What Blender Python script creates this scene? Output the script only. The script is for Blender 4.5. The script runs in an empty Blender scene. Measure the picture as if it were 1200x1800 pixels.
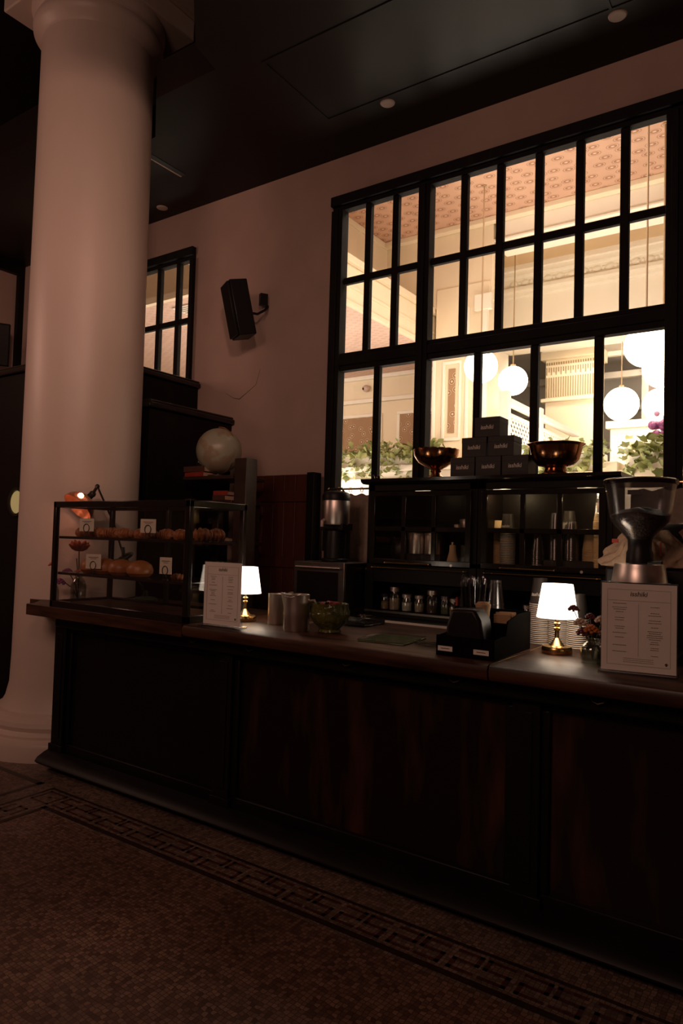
import bpy, bmesh, math, random
from mathutils import Vector, Matrix
random.seed(7)
PI = math.pi
C = bpy.context.scene.collection
S = bpy.context.scene

# ------------------------------------------------------------------ camera
F = 1221.2                     # focal length in pixels of the 1200x1800 frame
YAW, PITCH, ROLL = -.6004554, .0387112, .0278048
EYE = Vector((0, 0, 1.34))
fw = Vector((math.sin(YAW)*math.cos(PITCH), math.cos(YAW)*math.cos(PITCH), math.sin(PITCH)))
rt = Vector((math.cos(YAW), -math.sin(YAW), 0)); up = rt.cross(fw)
r2 = rt*math.cos(ROLL) + up*math.sin(ROLL); u2 = -rt*math.sin(ROLL) + up*math.cos(ROLL)
cd = bpy.data.cameras.new('camera'); cam = bpy.data.objects.new('camera', cd); C.objects.link(cam)
cd.sensor_fit = 'VERTICAL'; cd.sensor_height = 24; cd.lens = F/1800*24; cd.clip_start = .02; cd.clip_end = 60
cam.matrix_world = Matrix(((r2.x, u2.x, -fw.x, EYE.x), (r2.y, u2.y, -fw.y, EYE.y), (r2.z, u2.z, -fw.z, EYE.z), (0, 0, 0, 1)))
S.camera = cam
# ------------------------------------------------------------------ world, exposure
S.view_settings.view_transform = 'Standard'; S.view_settings.look = 'None'
S.view_settings.gamma = 1; S.view_settings.exposure = 0; S.view_settings.use_curve_mapping = False
w = bpy.data.worlds.new('world'); S.world = w; w.use_nodes = True
w.node_tree.nodes['Background'].inputs[0].default_value = (.5, .25, .16, 1)
w.node_tree.nodes['Background'].inputs[1].default_value = .004
# ------------------------------------------------------------------ large lights
def area(name, loc, target, size, power, col, size_y=None):
    l = bpy.data.lights.new(name, 'AREA'); l.energy = power; l.color = col; l.size = size
    if size_y: l.shape = 'RECTANGLE'; l.size_y = size_y
    o = bpy.data.objects.new(name, l); C.objects.link(o); o.location = loc
    o.rotation_euler = (Vector(target)-Vector(loc)).to_track_quat('-Z', 'Y').to_euler(); return o
def spot_pt(name, loc, power, col, r=.1):
    l = bpy.data.lights.new(name, 'POINT'); l.energy = power; l.color = col; l.shadow_soft_size = r
    o = bpy.data.objects.new(name, l); C.objects.link(o); o.location = loc; return o
WARM = (1, .87, .74); DIM = (1, .56, .42)
# dim lamps of this room, out of frame beside and behind the camera; the last is an added column fill
area('room_lamp_behind', (-1.3, -1.8, 3.8), (-2.9, 3.2, 1.8), 1.5, 47, DIM)
area('room_lamp_left', (-6.4, .2, 3.2), (-3.8, 2.7, 2.2), .8, 17, DIM)
l_ = area('column_fill_light', (.8, -.9, 3.9), (-4.0, 2.8, 2.9), .4, 4.2, DIM); l_.data.spread = math.radians(44)  # unseen fill added to brighten the column, mainly its right side
# the lit hall behind the windows: lamps over the coffer edge, unseen upward fills added below the sightline to brighten the ceilings
area('hall_light_front', (-2.2, 5.6, 5.1), (-2.6, 7.2, 0), 1.2, 75, WARM, 2.4)
area('hall_light_aisle', (-6.6, 6.6, 3.75), (-6.4, 8.9, 2.0), .8, 40, WARM)
area('hall_light_back', (-2.4, 10.7, 4.47), (-2.8, 11.5, 1), 1.6, 75, WARM, .3)
area('hall_up_fill', (-2.4, 6.0, 1.6), (-2.4, 6.6, 6), 1.6, 62, WARM)
area('hall_up_fill_middle', (-2.0, 7.6, 1.7), (-2.2, 9.0, 6), 1.2, 70, WARM)
area('hall_up_fill_aisle', (-5.6, 7.2, 1.6), (-5.6, 7.2, 5), 1.4, 62, WARM)
area('hall_up_fill_near', (-5.4, 4.8, 1.5), (-5.4, 5.6, 5), .8, 34, WARM)

# ------------------------------------------------------------------ materials
MATS = {}
def mat(name, col=(.5, .5, .5), rough=.5, metal=0, spec=.5, emit=None, es=0, noise=None, bump=None, coat=0):
    """noise = (scale xyz, second colour, lo, hi[, detail]);  bump = (scale, strength)"""
    m = bpy.data.materials.new(name); m.use_nodes = True; nt = m.node_tree; b = nt.nodes['Principled BSDF']
    b.inputs['Base Color'].default_value = (*col, 1); b.inputs['Roughness'].default_value = rough
    b.inputs['Metallic'].default_value = metal; b.inputs['Specular IOR Level'].default_value = spec
    b.inputs['Coat Weight'].default_value = coat; b.inputs['Coat Roughness'].default_value = .12
    if emit: b.inputs['Emission Color'].default_value = (*emit, 1); b.inputs['Emission Strength'].default_value = es
    if noise or bump:
        tc = nt.nodes.new('ShaderNodeTexCoord')
    if noise:
        mp = nt.nodes.new('ShaderNodeMapping'); mp.inputs['Scale'].default_value = noise[0]
        nt.links.new(tc.outputs['Object'], mp.inputs['Vector'])
        n = nt.nodes.new('ShaderNodeTexNoise'); n.inputs['Scale'].default_value = 1; n.inputs['Detail'].default_value = noise[4] if len(noise) > 4 else 5
        nt.links.new(mp.outputs[0], n.inputs['Vector'])
        r = nt.nodes.new('ShaderNodeValToRGB'); r.color_ramp.elements[0].position = noise[2]; r.color_ramp.elements[1].position = noise[3]
        r.color_ramp.elements[0].color = (*col, 1); r.color_ramp.elements[1].color = (*noise[1], 1)
        nt.links.new(n.outputs['Fac'], r.inputs[0]); nt.links.new(r.outputs[0], b.inputs['Base Color'])
    if bump:
        n = nt.nodes.new('ShaderNodeTexNoise'); n.inputs['Scale'].default_value = bump[0]; n.inputs['Detail'].default_value = 3
        nt.links.new(tc.outputs['Object'], n.inputs['Vector'])
        bp = nt.nodes.new('ShaderNodeBump'); bp.inputs['Strength'].default_value = bump[1]; bp.inputs['Distance'].default_value = .01
        nt.links.new(n.outputs['Fac'], bp.inputs['Height']); nt.links.new(bp.outputs[0], b.inputs['Normal'])
    MATS[name] = m; return m
def glass(name, tint=(1, 1, 1), ior=1.45, rough=.02, extra=0.0):
    m = bpy.data.materials.new(name); m.use_nodes = True; nt = m.node_tree; nt.nodes.clear()
    o = nt.nodes.new('ShaderNodeOutputMaterial'); mx = nt.nodes.new('ShaderNodeMixShader')
    t = nt.nodes.new('ShaderNodeBsdfTransparent'); t.inputs[0].default_value = (*tint, 1)
    g = nt.nodes.new('ShaderNodeBsdfGlossy'); g.inputs['Roughness'].default_value = rough
    f = nt.nodes.new('ShaderNodeFresnel'); gm = nt.nodes.new('ShaderNodeNewGeometry')   # same reflection from both sides of a thin pane
    im = nt.nodes.new('ShaderNodeMapRange'); im.inputs[3].default_value = ior; im.inputs[4].default_value = 1/ior
    nt.links.new(gm.outputs['Backfacing'], im.inputs[0]); nt.links.new(im.outputs[0], f.inputs[0])
    a = nt.nodes.new('ShaderNodeMath'); a.operation = 'ADD'; a.inputs[1].default_value = extra
    nt.links.new(f.outputs[0], a.inputs[0]); nt.links.new(a.outputs[0], mx.inputs[0])
    nt.links.new(t.outputs[0], mx.inputs[1]); nt.links.new(g.outputs[0], mx.inputs[2]); nt.links.new(mx.outputs[0], o.inputs[0])
    MATS[name] = m; return m

plaster = mat('pink_plaster', (.50, .36, .30), .85, noise=((3, 3, 3), (.45, .32, .27), .3, .7), bump=(60, .08))
column_paint = mat('column_paint', (.74, .60, .52), .42, noise=((1.5, 1.5, .6), (.66, .54, .46), .35, .75), bump=(80, .06))
ceil_dark = mat('dark_ceiling', (.014, .010, .008), .42, spec=.2, noise=((2, 2, 2), (.017, .012, .010), .3, .7))
black_wood = mat('black_wood', (.006, .0045, .004), .42, spec=.16, noise=((6, 6, 1.2), (.010, .007, .006), .3, .7))
black_gloss = mat('black_gloss', (.010, .008, .007), .16, noise=((6, 6, 1), (.02, .014, .012), .3, .7))
frame_black = mat('frame_black', (.010, .009, .009), .7, spec=.15, noise=((8, 8, 2), (.016, .013, .012), .3, .7))
mahog = mat('streaked_mahogany', (.007, .0022, .0014), .34, noise=((9, 9, 1.8), (.085, .026, .009), .52, .84, 9))  # dark mahogany with lighter orange-brown vertical streaks from noise
red_wood = mat('red_wood', (.085, .018, .009), .5, noise=((14, 14, 1.2), (.05, .011, .006), .3, .7, 6))
dark_brown = mat('dark_brown_wood', (.05, .025, .016), .4, noise=((2, 20, 20), (.03, .014, .01), .3, .7))
top_wood = mat('counter_top_wood', (.085, .034, .018), .42, spec=.28, noise=((3, 22, 22), (.024, .010, .006), .38, .64, 8), coat=.04)
nose_wood = mat('counter_nose_wood', (.07, .030, .017), .3, noise=((4, 20, 20), (.03, .014, .010), .35, .68, 8))
steel = mat('brushed_steel', (.78, .70, .64), .36, 1, noise=((60, 60, 1), (.66, .59, .54), .3, .7))
steel_dark = mat('microwave_steel', (.30, .26, .24), .35, 1, noise=((1, 1, 80), (.24, .21, .19), .3, .7))
steel_edge = mat('steel_counter_edge', (.85, .75, .66), .35, 0, noise=((2, 20, 20), (.6, .55, .5), .3, .7))
brass = mat('brass', (.88, .60, .27), .24, 1, noise=((20, 20, 20), (.68, .42, .16), .3, .7))
copper = mat('copper', (.62, .30, .15), .17, 1, noise=((9, 9, 9), (.42, .20, .10), .35, .7))
black_plastic = mat('black_plastic', (.010, .008, .008), .42, spec=.3, bump=(90, .05))
black_matte = mat('black_card', (.022, .017, .016), .6, noise=((5, 5, 5), (.030, .022, .020), .3, .7))
white_ink = mat('white_ink', (.75, .68, .6), .7, noise=((30, 30, 30), (.65, .58, .5), .3, .7))
dark_ink = mat('dark_ink', (.10, .07, .06), .8, noise=((30, 30, 30), (.14, .10, .08), .3, .7))
paper = mat('menu_paper', (.82, .76, .68), .6, noise=((8, 8, 8), (.76, .70, .62), .3, .7))
card = mat('price_card', (.80, .72, .58), .7, noise=((8, 8, 8), (.74, .66, .52), .3, .7))
paper_cup = mat('paper_cup', (.80, .72, .62), .5, noise=((12, 12, 12), (.72, .64, .54), .3, .7))
black_cup = mat('black_paper_cup', (.035, .028, .025), .5, noise=((12, 12, 12), (.05, .04, .035), .3, .7))
kraft = mat('kraft_paper', (.52, .33, .18), .7, noise=((30, 30, 30), (.42, .26, .14), .3, .7))
kraft_cup = mat('kraft_cup', (.80, .58, .32), .6, noise=((12, 12, 12), (.72, .50, .27), .3, .7))
cloth = mat('linen_cloth', (.40, .30, .24), .9, noise=((40, 40, 40), (.32, .24, .19), .3, .7), bump=(200, .3))
burlap = mat('coffee_bag', (.52, .38, .26), .75, noise=((14, 14, 14), (.40, .27, .18), .35, .7), bump=(60, .5))
red_ink = mat('red_print', (.45, .06, .04), .7, noise=((30, 30, 30), (.35, .05, .03), .3, .7))
beans = mat('coffee_beans', (.022, .012, .008), .5, bump=(120, 1.0), noise=((120, 120, 120), (.05, .028, .018), .4, .6))
green_glass = mat('green_cut_glass', (.06, .065, .016), .14, bump=(42, 1.0), noise=((14, 14, 14), (.13, .13, .03), .35, .7))
green_plate = mat('green_plate', (.10, .13, .07), .18, noise=((6, 6, 6), (.14, .16, .09), .3, .7))
pastry = mat('pastry_crust', (.42, .15, .045), .5, noise=((45, 45, 45), (.20, .060, .018), .35, .68), bump=(60, .6))
bun = mat('bun_crust', (.45, .17, .055), .42, noise=((16, 16, 16), (.28, .09, .028), .35, .7), bump=(40, .2))
book_red = mat('book_red', (.32, .035, .022), .6, noise=((20, 20, 20), (.24, .028, .018), .3, .7))
book_brown = mat('book_brown', (.07, .03, .02), .6, noise=((20, 20, 20), (.10, .04, .025), .3, .7))
book_pages = mat('book_pages', (.60, .40, .28), .8, noise=((2, 2, 200), (.45, .30, .2), .3, .7))
book_blue = mat('book_grey', (.30, .30, .34), .7, noise=((20, 20, 20), (.24, .24, .28), .3, .7))
globe_m = mat('globe_map', (.40, .38, .28), .3, noise=((7, 7, 7), (.34, .26, .17), .48, .56, 6))
shade_cu = mat('copper_shade', (.75, .33, .18), .35, .55, noise=((25, 25, 25), (.55, .22, .11), .3, .7), bump=(50, .3))
old_bronze = mat('old_bronze', (.10, .06, .035), .45, .6, noise=((20, 20, 20), (.07, .04, .025), .3, .7))
caddy_black = mat('matte_black_plastic', (.0035, .003, .0028), .85, spec=.02, noise=((9, 9, 9), (.005, .004, .0038), .3, .7))
iron = mat('dark_iron', (.03, .026, .024), .4, .6, noise=((20, 20, 20), (.05, .04, .035), .3, .7))
green_iron = mat('green_iron', (.05, .065, .045), .4, .3, noise=((20, 20, 20), (.07, .08, .055), .3, .7))
petal_orange = mat('orange_petals', (.55, .17, .03), .6, noise=((60, 60, 60), (.40, .10, .02), .3, .7))
petal_coral = mat('coral_petals', (.62, .16, .08), .6, noise=((30, 30, 30), (.45, .10, .05), .3, .7))
petal_wine = mat('wine_petals', (.09, .012, .022), .6, noise=((60, 60, 60), (.16, .025, .035), .3, .7))
petal_cream = mat('cream_petals', (.66, .52, .38), .6, noise=((60, 60, 60), (.42, .28, .20), .3, .7))
petal_purple = mat('purple_petals', (.30, .08, .22), .6, noise=((60, 60, 60), (.20, .05, .15), .3, .7))
stem_m = mat('brown_stem', (.10, .07, .03), .7, noise=((20, 20, 20), (.06, .05, .02), .3, .7))
leaf_m = mat('ivy_leaves', (.15, .19, .05), .5, noise=((7, 7, 7), (.34, .34, .13), .3, .7))
skin_m = mat('skin', (.52, .26, .17), .5, noise=((15, 15, 15), (.47, .23, .15), .3, .7))
hair_m = mat('black_hair', (.012, .009, .008), .45, noise=((60, 60, 8), (.022, .016, .013), .3, .7), bump=(90, .5))
shirt_m = mat('black_shirt', (.014, .012, .013), .8, noise=((30, 30, 30), (.02, .018, .018), .3, .7), bump=(120, .2))
lens_m = mat('downlight_lens', (.62, .45, .38), .5, noise=((20, 20, 20), (.56, .40, .34), .3, .7))
# hall
rod_m = mat('tan_rod', (.42, .28, .15), .5, noise=((9, 9, 9), (.36, .24, .13), .3, .7))
cream = mat('cream_paint', (.84, .72, .53), .6, noise=((2, 2, 2), (.80, .68, .50), .3, .7))
cream_lt = mat('pale_cream_paint', (.90, .83, .72), .6, noise=((2, 2, 2), (.86, .79, .68), .3, .7))
tan_ceiling = mat('tan_ceiling', (.62, .44, .26), .7, noise=((1.5, 1.5, 1.5), (.56, .38, .22), .3, .7))
grey_ceiling = mat('grey_ceiling', (.50, .45, .40), .7, noise=((1.5, 1.5, 1.5), (.42, .38, .33), .3, .7))
hall_floor = mat('hall_floor', (.35, .27, .20), .4, noise=((2, 2, 2), (.3, .22, .16), .3, .7))
fret_m = mat('fretwork_shadow', (.34, .24, .12), .8, noise=((9, 9, 9), (.28, .20, .10), .3, .7))
globe_light = mat('globe_glass', (.9, .85, .75), .3, emit=(1, .87, .66), es=9, noise=((3, 3, 3), (.88, .83, .73), .3, .7))
shade_lit = mat('lit_lamp_shade', (.9, .85, .78), .7, emit=(1, .80, .62), es=4.6, noise=((30, 30, 30), (.86, .80, .72), .3, .7))
bulb_m = mat('bulb', (1, .6, .4), .3, emit=(1, .42, .25), es=22, noise=((5, 5, 5), (.95, .55, .35), .3, .7))
fill_strip_m = mat('cabinet_fill_strip', (1, .8, .5), .3, emit=(1, .75, .45), es=2, noise=((5, 5, 5), (.95, .75, .45), .3, .7))  # glowing strip added to brighten the cabinet contents
amber = mat('amber_porthole', (.5, .42, .18), .4, emit=(.9, .72, .30), es=.22, noise=((9, 9, 9), (.42, .35, .15), .3, .7))
window_glass = glass('window_glass', (.97, .96, .94)); case_glass = glass('case_glass', (.985, .98, .98), extra=.004)
hutch_glass = glass('hutch_glass', (.93, .92, .90), extra=.01); clear_glass = glass('clear_glass', (.86, .89, .86), rough=.06, extra=.09)
clear_plastic = glass('clear_plastic', (.86, .86, .88), rough=.22, extra=.10)
wrap_plastic = glass('plastic_wrap', (.75, .75, .76), rough=.15, extra=.12)

def motif(name, base, dark, light, scale, rnd, wall=False):
    m = bpy.data.materials.new(name); m.use_nodes = True; nt = m.node_tree; b = nt.nodes['Principled BSDF']; b.inputs['Roughness'].default_value = .7
    tc = nt.nodes.new('ShaderNodeTexCoord')
    v = nt.nodes.new('ShaderNodeTexVoronoi'); v.voronoi_dimensions = '2D'; v.inputs['Scale'].default_value = scale; v.inputs['Randomness'].default_value = rnd
    mp = nt.nodes.new('ShaderNodeMapping'); mp.inputs['Rotation'].default_value = (PI/2, 0, 0) if wall else (0, 0, .6); mp.inputs['Scale'].default_value = (1, 1, 1) if wall else (1.0, 1.35, 1)
    nt.links.new(tc.outputs['Object'], mp.inputs['Vector']); nt.links.new(mp.outputs[0], v.inputs['Vector'])
    r = nt.nodes.new('ShaderNodeValToRGB'); cr = r.color_ramp; cr.elements[0].position = 0; cr.elements[0].color = (*light, 1)
    cr.elements[1].position = .07; cr.elements[1].color = (*light, 1)
    for p, c in ((.12, dark), (.21, dark), (.26, light), (.30, dark), (.36, base)):
        e = cr.elements.new(p); e.color = (*c, 1)
    n = nt.nodes.new('ShaderNodeTexNoise'); n.inputs['Scale'].default_value = 3; nt.links.new(tc.outputs['Object'], n.inputs['Vector'])
    nt.links.new(v.outputs['Distance'], r.inputs[0])
    mx = nt.nodes.new('ShaderNodeMix'); mx.data_type = 'RGBA'; mx.blend_type = 'MULTIPLY'
    mr = nt.nodes.new('ShaderNodeMapRange'); mr.inputs[3].default_value = 0; mr.inputs[4].default_value = .35; nt.links.new(n.outputs['Fac'], mr.inputs[0])
    nt.links.new(mr.outputs[0], mx.inputs['Factor']); nt.links.new(r.outputs[0], mx.inputs[6]); mx.inputs[7].default_value = (*dark, 1)
    nt.links.new(mx.outputs[2], b.inputs['Base Color']); MATS[name] = m; return m
coffer_paper = motif('coffer_wallpaper', (.66, .42, .30), (.40, .20, .12), (.76, .55, .42), 5.2, .45)
aisle_paper = motif('aisle_ceiling_paper', (.72, .52, .43), (.56, .38, .32), (.78, .60, .50), 9, .25)
panel_paper = motif('panel_wallpaper', (.40, .24, .13), (.27, .15, .08), (.80, .62, .42), 7, .9, True)

def tiles(name, a, b_, grout, scale=62):
    m = bpy.data.materials.new(name); m.use_nodes = True; nt = m.node_tree; b = nt.nodes['Principled BSDF']; b.inputs['Roughness'].default_value = .45
    tc = nt.nodes.new('ShaderNodeTexCoord'); mp = nt.nodes.new('ShaderNodeMapping'); mp.inputs['Rotation'].default_value = (0, 0, .03)
    n0 = nt.nodes.new('ShaderNodeTexNoise'); n0.inputs['Scale'].default_value = 9; nt.links.new(tc.outputs['Object'], n0.inputs['Vector'])
    vm = nt.nodes.new('ShaderNodeVectorMath'); vm.operation = 'MULTIPLY_ADD'; vm.inputs[1].default_value = (.02, .02, 0)
    nt.links.new(n0.outputs['Color'], vm.inputs[0]); nt.links.new(tc.outputs['Object'], vm.inputs[2]); nt.links.new(vm.outputs[0], mp.inputs['Vector'])
    v = nt.nodes.new('ShaderNodeTexVoronoi'); v.distance = 'CHEBYCHEV'; v.inputs['Scale'].default_value = scale; v.inputs['Randomness'].default_value = .32
    v2 = nt.nodes.new('ShaderNodeTexVoronoi'); v2.feature = 'DISTANCE_TO_EDGE'; v2.inputs['Scale'].default_value = scale; v2.inputs['Randomness'].default_value = .32
    nt.links.new(mp.outputs[0], v.inputs['Vector']); nt.links.new(mp.outputs[0], v2.inputs['Vector'])
    sp = nt.nodes.new('ShaderNodeSeparateColor'); nt.links.new(v.outputs['Color'], sp.inputs[0])
    r = nt.nodes.new('ShaderNodeValToRGB'); r.color_ramp.elements[0].color = (*a, 1); r.color_ramp.elements[1].color = (*b_, 1)
    nt.links.new(sp.outputs[0], r.inputs[0])
    big = nt.nodes.new('ShaderNodeTexNoise'); big.inputs['Scale'].default_value = 2.2; big.inputs['Detail'].default_value = 4; nt.links.new(tc.outputs['Object'], big.inputs['Vector'])
    mr = nt.nodes.new('ShaderNodeMapRange'); mr.inputs[1].default_value = .3; mr.inputs[2].default_value = .7; mr.inputs[3].default_value = .55; mr.inputs[4].default_value = 1.15; nt.links.new(big.outputs['Fac'], mr.inputs[0])
    mu = nt.nodes.new('ShaderNodeVectorMath'); mu.operation = 'SCALE'; nt.links.new(r.outputs[0], mu.inputs[0]); nt.links.new(mr.outputs[0], mu.inputs['Scale'])
    lt = nt.nodes.new('ShaderNodeMath'); lt.operation = 'LESS_THAN'; lt.inputs[1].default_value = .055; nt.links.new(v2.outputs['Distance'], lt.inputs[0])
    mx = nt.nodes.new('ShaderNodeMix'); mx.data_type = 'RGBA'; nt.links.new(lt.outputs[0], mx.inputs['Factor'])
    nt.links.new(mu.outputs[0], mx.inputs[6]); mx.inputs[7].default_value = (*grout, 1); nt.links.new(mx.outputs[2], b.inputs['Base Color'])
    MATS[name] = m; return m
tile_field = tiles('mosaic_field', (.10, .046, .030), (.27, .155, .105), (.04, .022, .016))
tile_grey = tiles('mosaic_border_ground', (.12, .075, .055), (.28, .19, .145), (.05, .03, .02))
tile_line = tiles('mosaic_dark_line', (.022, .007, .005), (.04, .014, .010), (.015, .007, .005))
tile_key = tiles('mosaic_red_key', (.065, .017, .012), (.11, .034, .022), (.025, .01, .008))

# ------------------------------------------------------------------ mesh helpers
class MB:
    def __init__(s): s.v = []; s.f = []; s.m = []; s.mi = 0
    def add(s, vs, fs):
        o = len(s.v); s.v += [tuple(v) for v in vs]; s.f += [tuple(i+o for i in f) for f in fs]; s.m += [s.mi]*len(fs); return s
    def box(s, x0, x1, y0, y1, z0, z1):
        return s.add([(x0,y0,z0),(x1,y0,z0),(x1,y1,z0),(x0,y1,z0),(x0,y0,z1),(x1,y0,z1),(x1,y1,z1),(x0,y1,z1)],
                     [(3,2,1,0),(4,5,6,7),(0,1,5,4),(1,2,6,5),(2,3,7,6),(3,0,4,7)])
    def quad(s, *p): return s.add(p, [tuple(range(len(p)))])
    def lathe(s, prof, c=(0, 0, 0), n=32, mtx=None, wob=None):
        vs = []; fs = []
        for k, (r, z) in enumerate(prof):
            for i in range(n):
                a = 2*PI*i/n; rr = max(r, 1e-4); zz = z
                if wob: rr, zz = wob(k, a, rr, zz)
                p = Vector((rr*math.cos(a), rr*math.sin(a), zz))
                if mtx: p = mtx @ p
                vs.append((p.x+c[0], p.y+c[1], p.z+c[2]))
        for k in range(len(prof)-1):
            for i in range(n):
                j = (i+1) % n; fs.append((k*n+i, k*n+j, (k+1)*n+j, (k+1)*n+i))
        if prof[0][0] > 1e-3: fs.append(tuple(reversed(range(n))))
        if prof[-1][0] > 1e-3: fs.append(tuple((len(prof)-1)*n+i for i in range(n)))
        return s.add(vs, fs)
    def shell(s, prof, c=(0, 0, 0), n=32, mtx=None, wob=None):   # open lathe, no caps
        k0 = len(s.f); s.lathe([(r, z) for r, z in prof], c, n, mtx, wob)
        nf = n*(len(prof)-1); s.f = s.f[:k0+nf]; s.m = s.m[:k0+nf]; return s
    def cyl(s, x, y, z0, z1, r, r1=None, n=24): return s.lathe([(r, z0), (r if r1 is None else r1, z1)], (x, y, 0), n)
    def sphere(s, c, r, n=24, sc=(1, 1, 1)):
        m = max(6, n//2); return s.lathe([(r*math.sin(PI*k/m), -r*math.cos(PI*k/m)) for k in range(m+1)], c, n, Matrix.Diagonal((*sc, 1)))
    def tube(s, pts, r, n=8, closed=False):
        P = [Vector(p) for p in pts]; L = len(P); R = r if isinstance(r, (list, tuple)) else [r]*L; vs = []; fs = []
        prev = None
        for i in range(L):
            if closed: t = P[(i+1) % L]-P[i-1]
            else: t = (P[min(i+1, L-1)]-P[max(i-1, 0)])
            t.normalize()
            if prev is None: a = t.orthogonal().normalized()
            else:
                a = prev - t*prev.dot(t); a = a.normalized() if a.length > 1e-6 else t.orthogonal().normalized()
            prev = a; b = t.cross(a)
            for k in range(n):
                q = P[i] + (a*math.cos(2*PI*k/n)+b*math.sin(2*PI*k/n))*R[i]; vs.append(q)
        for i in range(L if closed else L-1):
            for k in range(n):
                j = (k+1) % n; i2 = (i+1) % L; fs.append((i*n+k, i*n+j, i2*n+j, i2*n+k))
        if not closed: fs.append(tuple(reversed(range(n)))); fs.append(tuple((L-1)*n+k for k in range(n)))
        return s.add(vs, fs)
    def prism(s, poly, d0, d1, ax='y'):   # poly in two axes, extruded along ax
        def P(a, b, d): return {'y': (a, d, b), 'x': (d, a, b), 'z': (a, b, d)}[ax]
        n = len(poly); vs = [P(a, b, d0) for a, b in poly]+[P(a, b, d1) for a, b in poly]
        return s.add(vs, [tuple(range(n)), tuple(range(2*n-1, n-1, -1))]+[(i, (i+1) % n, n+(i+1) % n, n+i) for i in range(n)])
    def build(s, name, mats, parent=None, bev=0, loc=None, ang=35, fixn=True):
        me = bpy.data.meshes.new(name); me.from_pydata(s.v, [], s.f)
        ms = mats if isinstance(mats, (list, tuple)) else [mats]
        for m in ms: me.materials.append(m)
        for p, k in zip(me.polygons, s.m): p.material_index = k; p.use_smooth = True
        if fixn:
            b = bmesh.new(); b.from_mesh(me); bmesh.ops.recalc_face_normals(b, faces=b.faces); b.to_mesh(me); b.free()
        me.set_sharp_from_angle(angle=math.radians(ang))
        o = bpy.data.objects.new(name, me); C.objects.link(o)
        if parent: o.parent = parent
        if loc: o.location = loc
        if bev:
            md = o.modifiers.new('bevel', 'BEVEL'); md.width = bev; md.segments = 2; md.limit_method = 'ANGLE'; md.harden_normals = False
        return o
def tag(o, label, cat, group=None, kind=None):
    o['label'] = label; o['category'] = cat
    if group: o['group'] = group
    if kind: o['kind'] = kind
    return o
def struct(o): o['kind'] = 'structure'; return o
def thing(name, label, cat, loc=(0, 0, 0), rz=0, group=None):
    o = bpy.data.objects.new(name, None); C.objects.link(o); o.empty_display_size = .05
    o.location = loc; o.rotation_euler = (0, 0, rz); return tag(o, label, cat, group)
def dup(root, loc=None, rz=None, label=None, group=None):
    r = root.copy(); C.objects.link(r)
    if loc is not None: r.location = loc
    if rz is not None: r.rotation_euler = (0, 0, rz)
    if label: r['label'] = label
    if group: r['group'] = group
    for ch in list(root.children):
        c = ch.copy(); C.objects.link(c); c.parent = r
        for g in list(ch.children):
            d = g.copy(); C.objects.link(d); d.parent = c
    return r
ORD = 'first second third fourth fifth sixth seventh eighth ninth tenth eleventh twelfth thirteenth fourteenth fifteenth sixteenth seventeenth eighteenth nineteenth twentieth'.split()
ORD += ['twenty-'+o for o in ORD[:9]]+['thirtieth']
def text(name, body, size, m, parent, loc, rot=(PI/2, 0, 0), shear=.15, ext=.0006, sx=1):
    cu = bpy.data.curves.new(name, 'FONT'); cu.body = body; cu.size = size; cu.align_x = 'CENTER'; cu.align_y = 'CENTER'; cu.extrude = ext; cu.shear = shear
    cu.offset = size*.012
    t = bpy.data.objects.new(name, cu); C.objects.link(t); dg = bpy.context.evaluated_depsgraph_get(); dg.update()
    me = bpy.data.meshes.new_from_object(t.evaluated_get(dg)); bpy.data.objects.remove(t); me.name = name
    me.materials.clear(); me.materials.append(m)
    o = bpy.data.objects.new(name, me); C.objects.link(o); o.parent = parent; o.location = loc; o.rotation_euler = rot; o.scale = (sx, 1, 1); return o

# ================================================================== STRUCTURE
CEIL = 4.15; WY = 4.1
# floor: mosaic field, border ground, dark lines, greek key
fl = MB()
fl.quad((-7.05, -4, 0), (4, -4, 0), (4, 4.1, 0), (-7.05, 4.1, 0))
def strip(mi, x0, x1, y0, y1, z): fl.mi = mi; fl.quad((x0, y0, z), (x1, y0, z), (x1, y1, z), (x0, y1, z))
strip(1, -7.05, 4, 2.0, 4.1, .0008); strip(1, -3.46, -3.085, -4, 2.0, .0008); strip(0, -7.05, -3.46, 2.0, 2.19, .0010)
strip(2, -3.27, 4, 2.195, 2.212, .0016); strip(2, -3.285, -3.268, -4, 2.212, .0016)        # outer thin line
strip(2, -3.10, 4, 2.018, 2.046, .0016); strip(2, -3.10, -3.075, -4, 2.046, .0016)         # inner thick line
strip(2, -7.05, -3.38, 2.188, 2.222, .0016); strip(2, -3.412, -3.38, -4, 2.222, .0016)     # line round the next field
def key_glyph(cx, cy, flip, vert):
    w_, h_, t = .038, .050, .015
    pts = [(-w_, h_), (w_, h_), (w_, 0), (-w_, 0), (-w_, -h_), (w_, -h_)]
    for (a, b), (c, d) in zip(pts, pts[1:]):
        if flip: a, c = -a, -c
        if vert: a, b, c, d = b, -a, d, -c
        x0, x1 = sorted((a, c)); y0, y1 = sorted((b, d))
        strip(3, cx+x0-t/2, cx+x1+t/2, cy+y0-t/2, cy+y1+t/2, .0018)
k = 0; x = -3.04
while x < 3.8:
    key_glyph(x, 2.121, k % 2 == 0, False); x += .104 if k % 2 else .118; k += 1
k = 0; y = 1.93
while y > -3.8:
    key_glyph(-3.185, y, k % 2 == 0, True); y -= .104 if k % 2 else .118; k += 1
for a, b, c, d in ((-3.25, -3.11, 2.18, 2.166), (-3.25, -3.11, 2.07, 2.056), (-3.25, -3.236, 2.06, 2.18), (-3.124, -3.11, 2.06, 2.18), (-3.19, -3.17, 2.11, 2.13)):
    strip(3, min(a, b), max(a, b), min(c, d), max(c, d), .0018)
struct(fl.build('floor', [tile_field, tile_grey, tile_line, tile_key], fixn=False))

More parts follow.
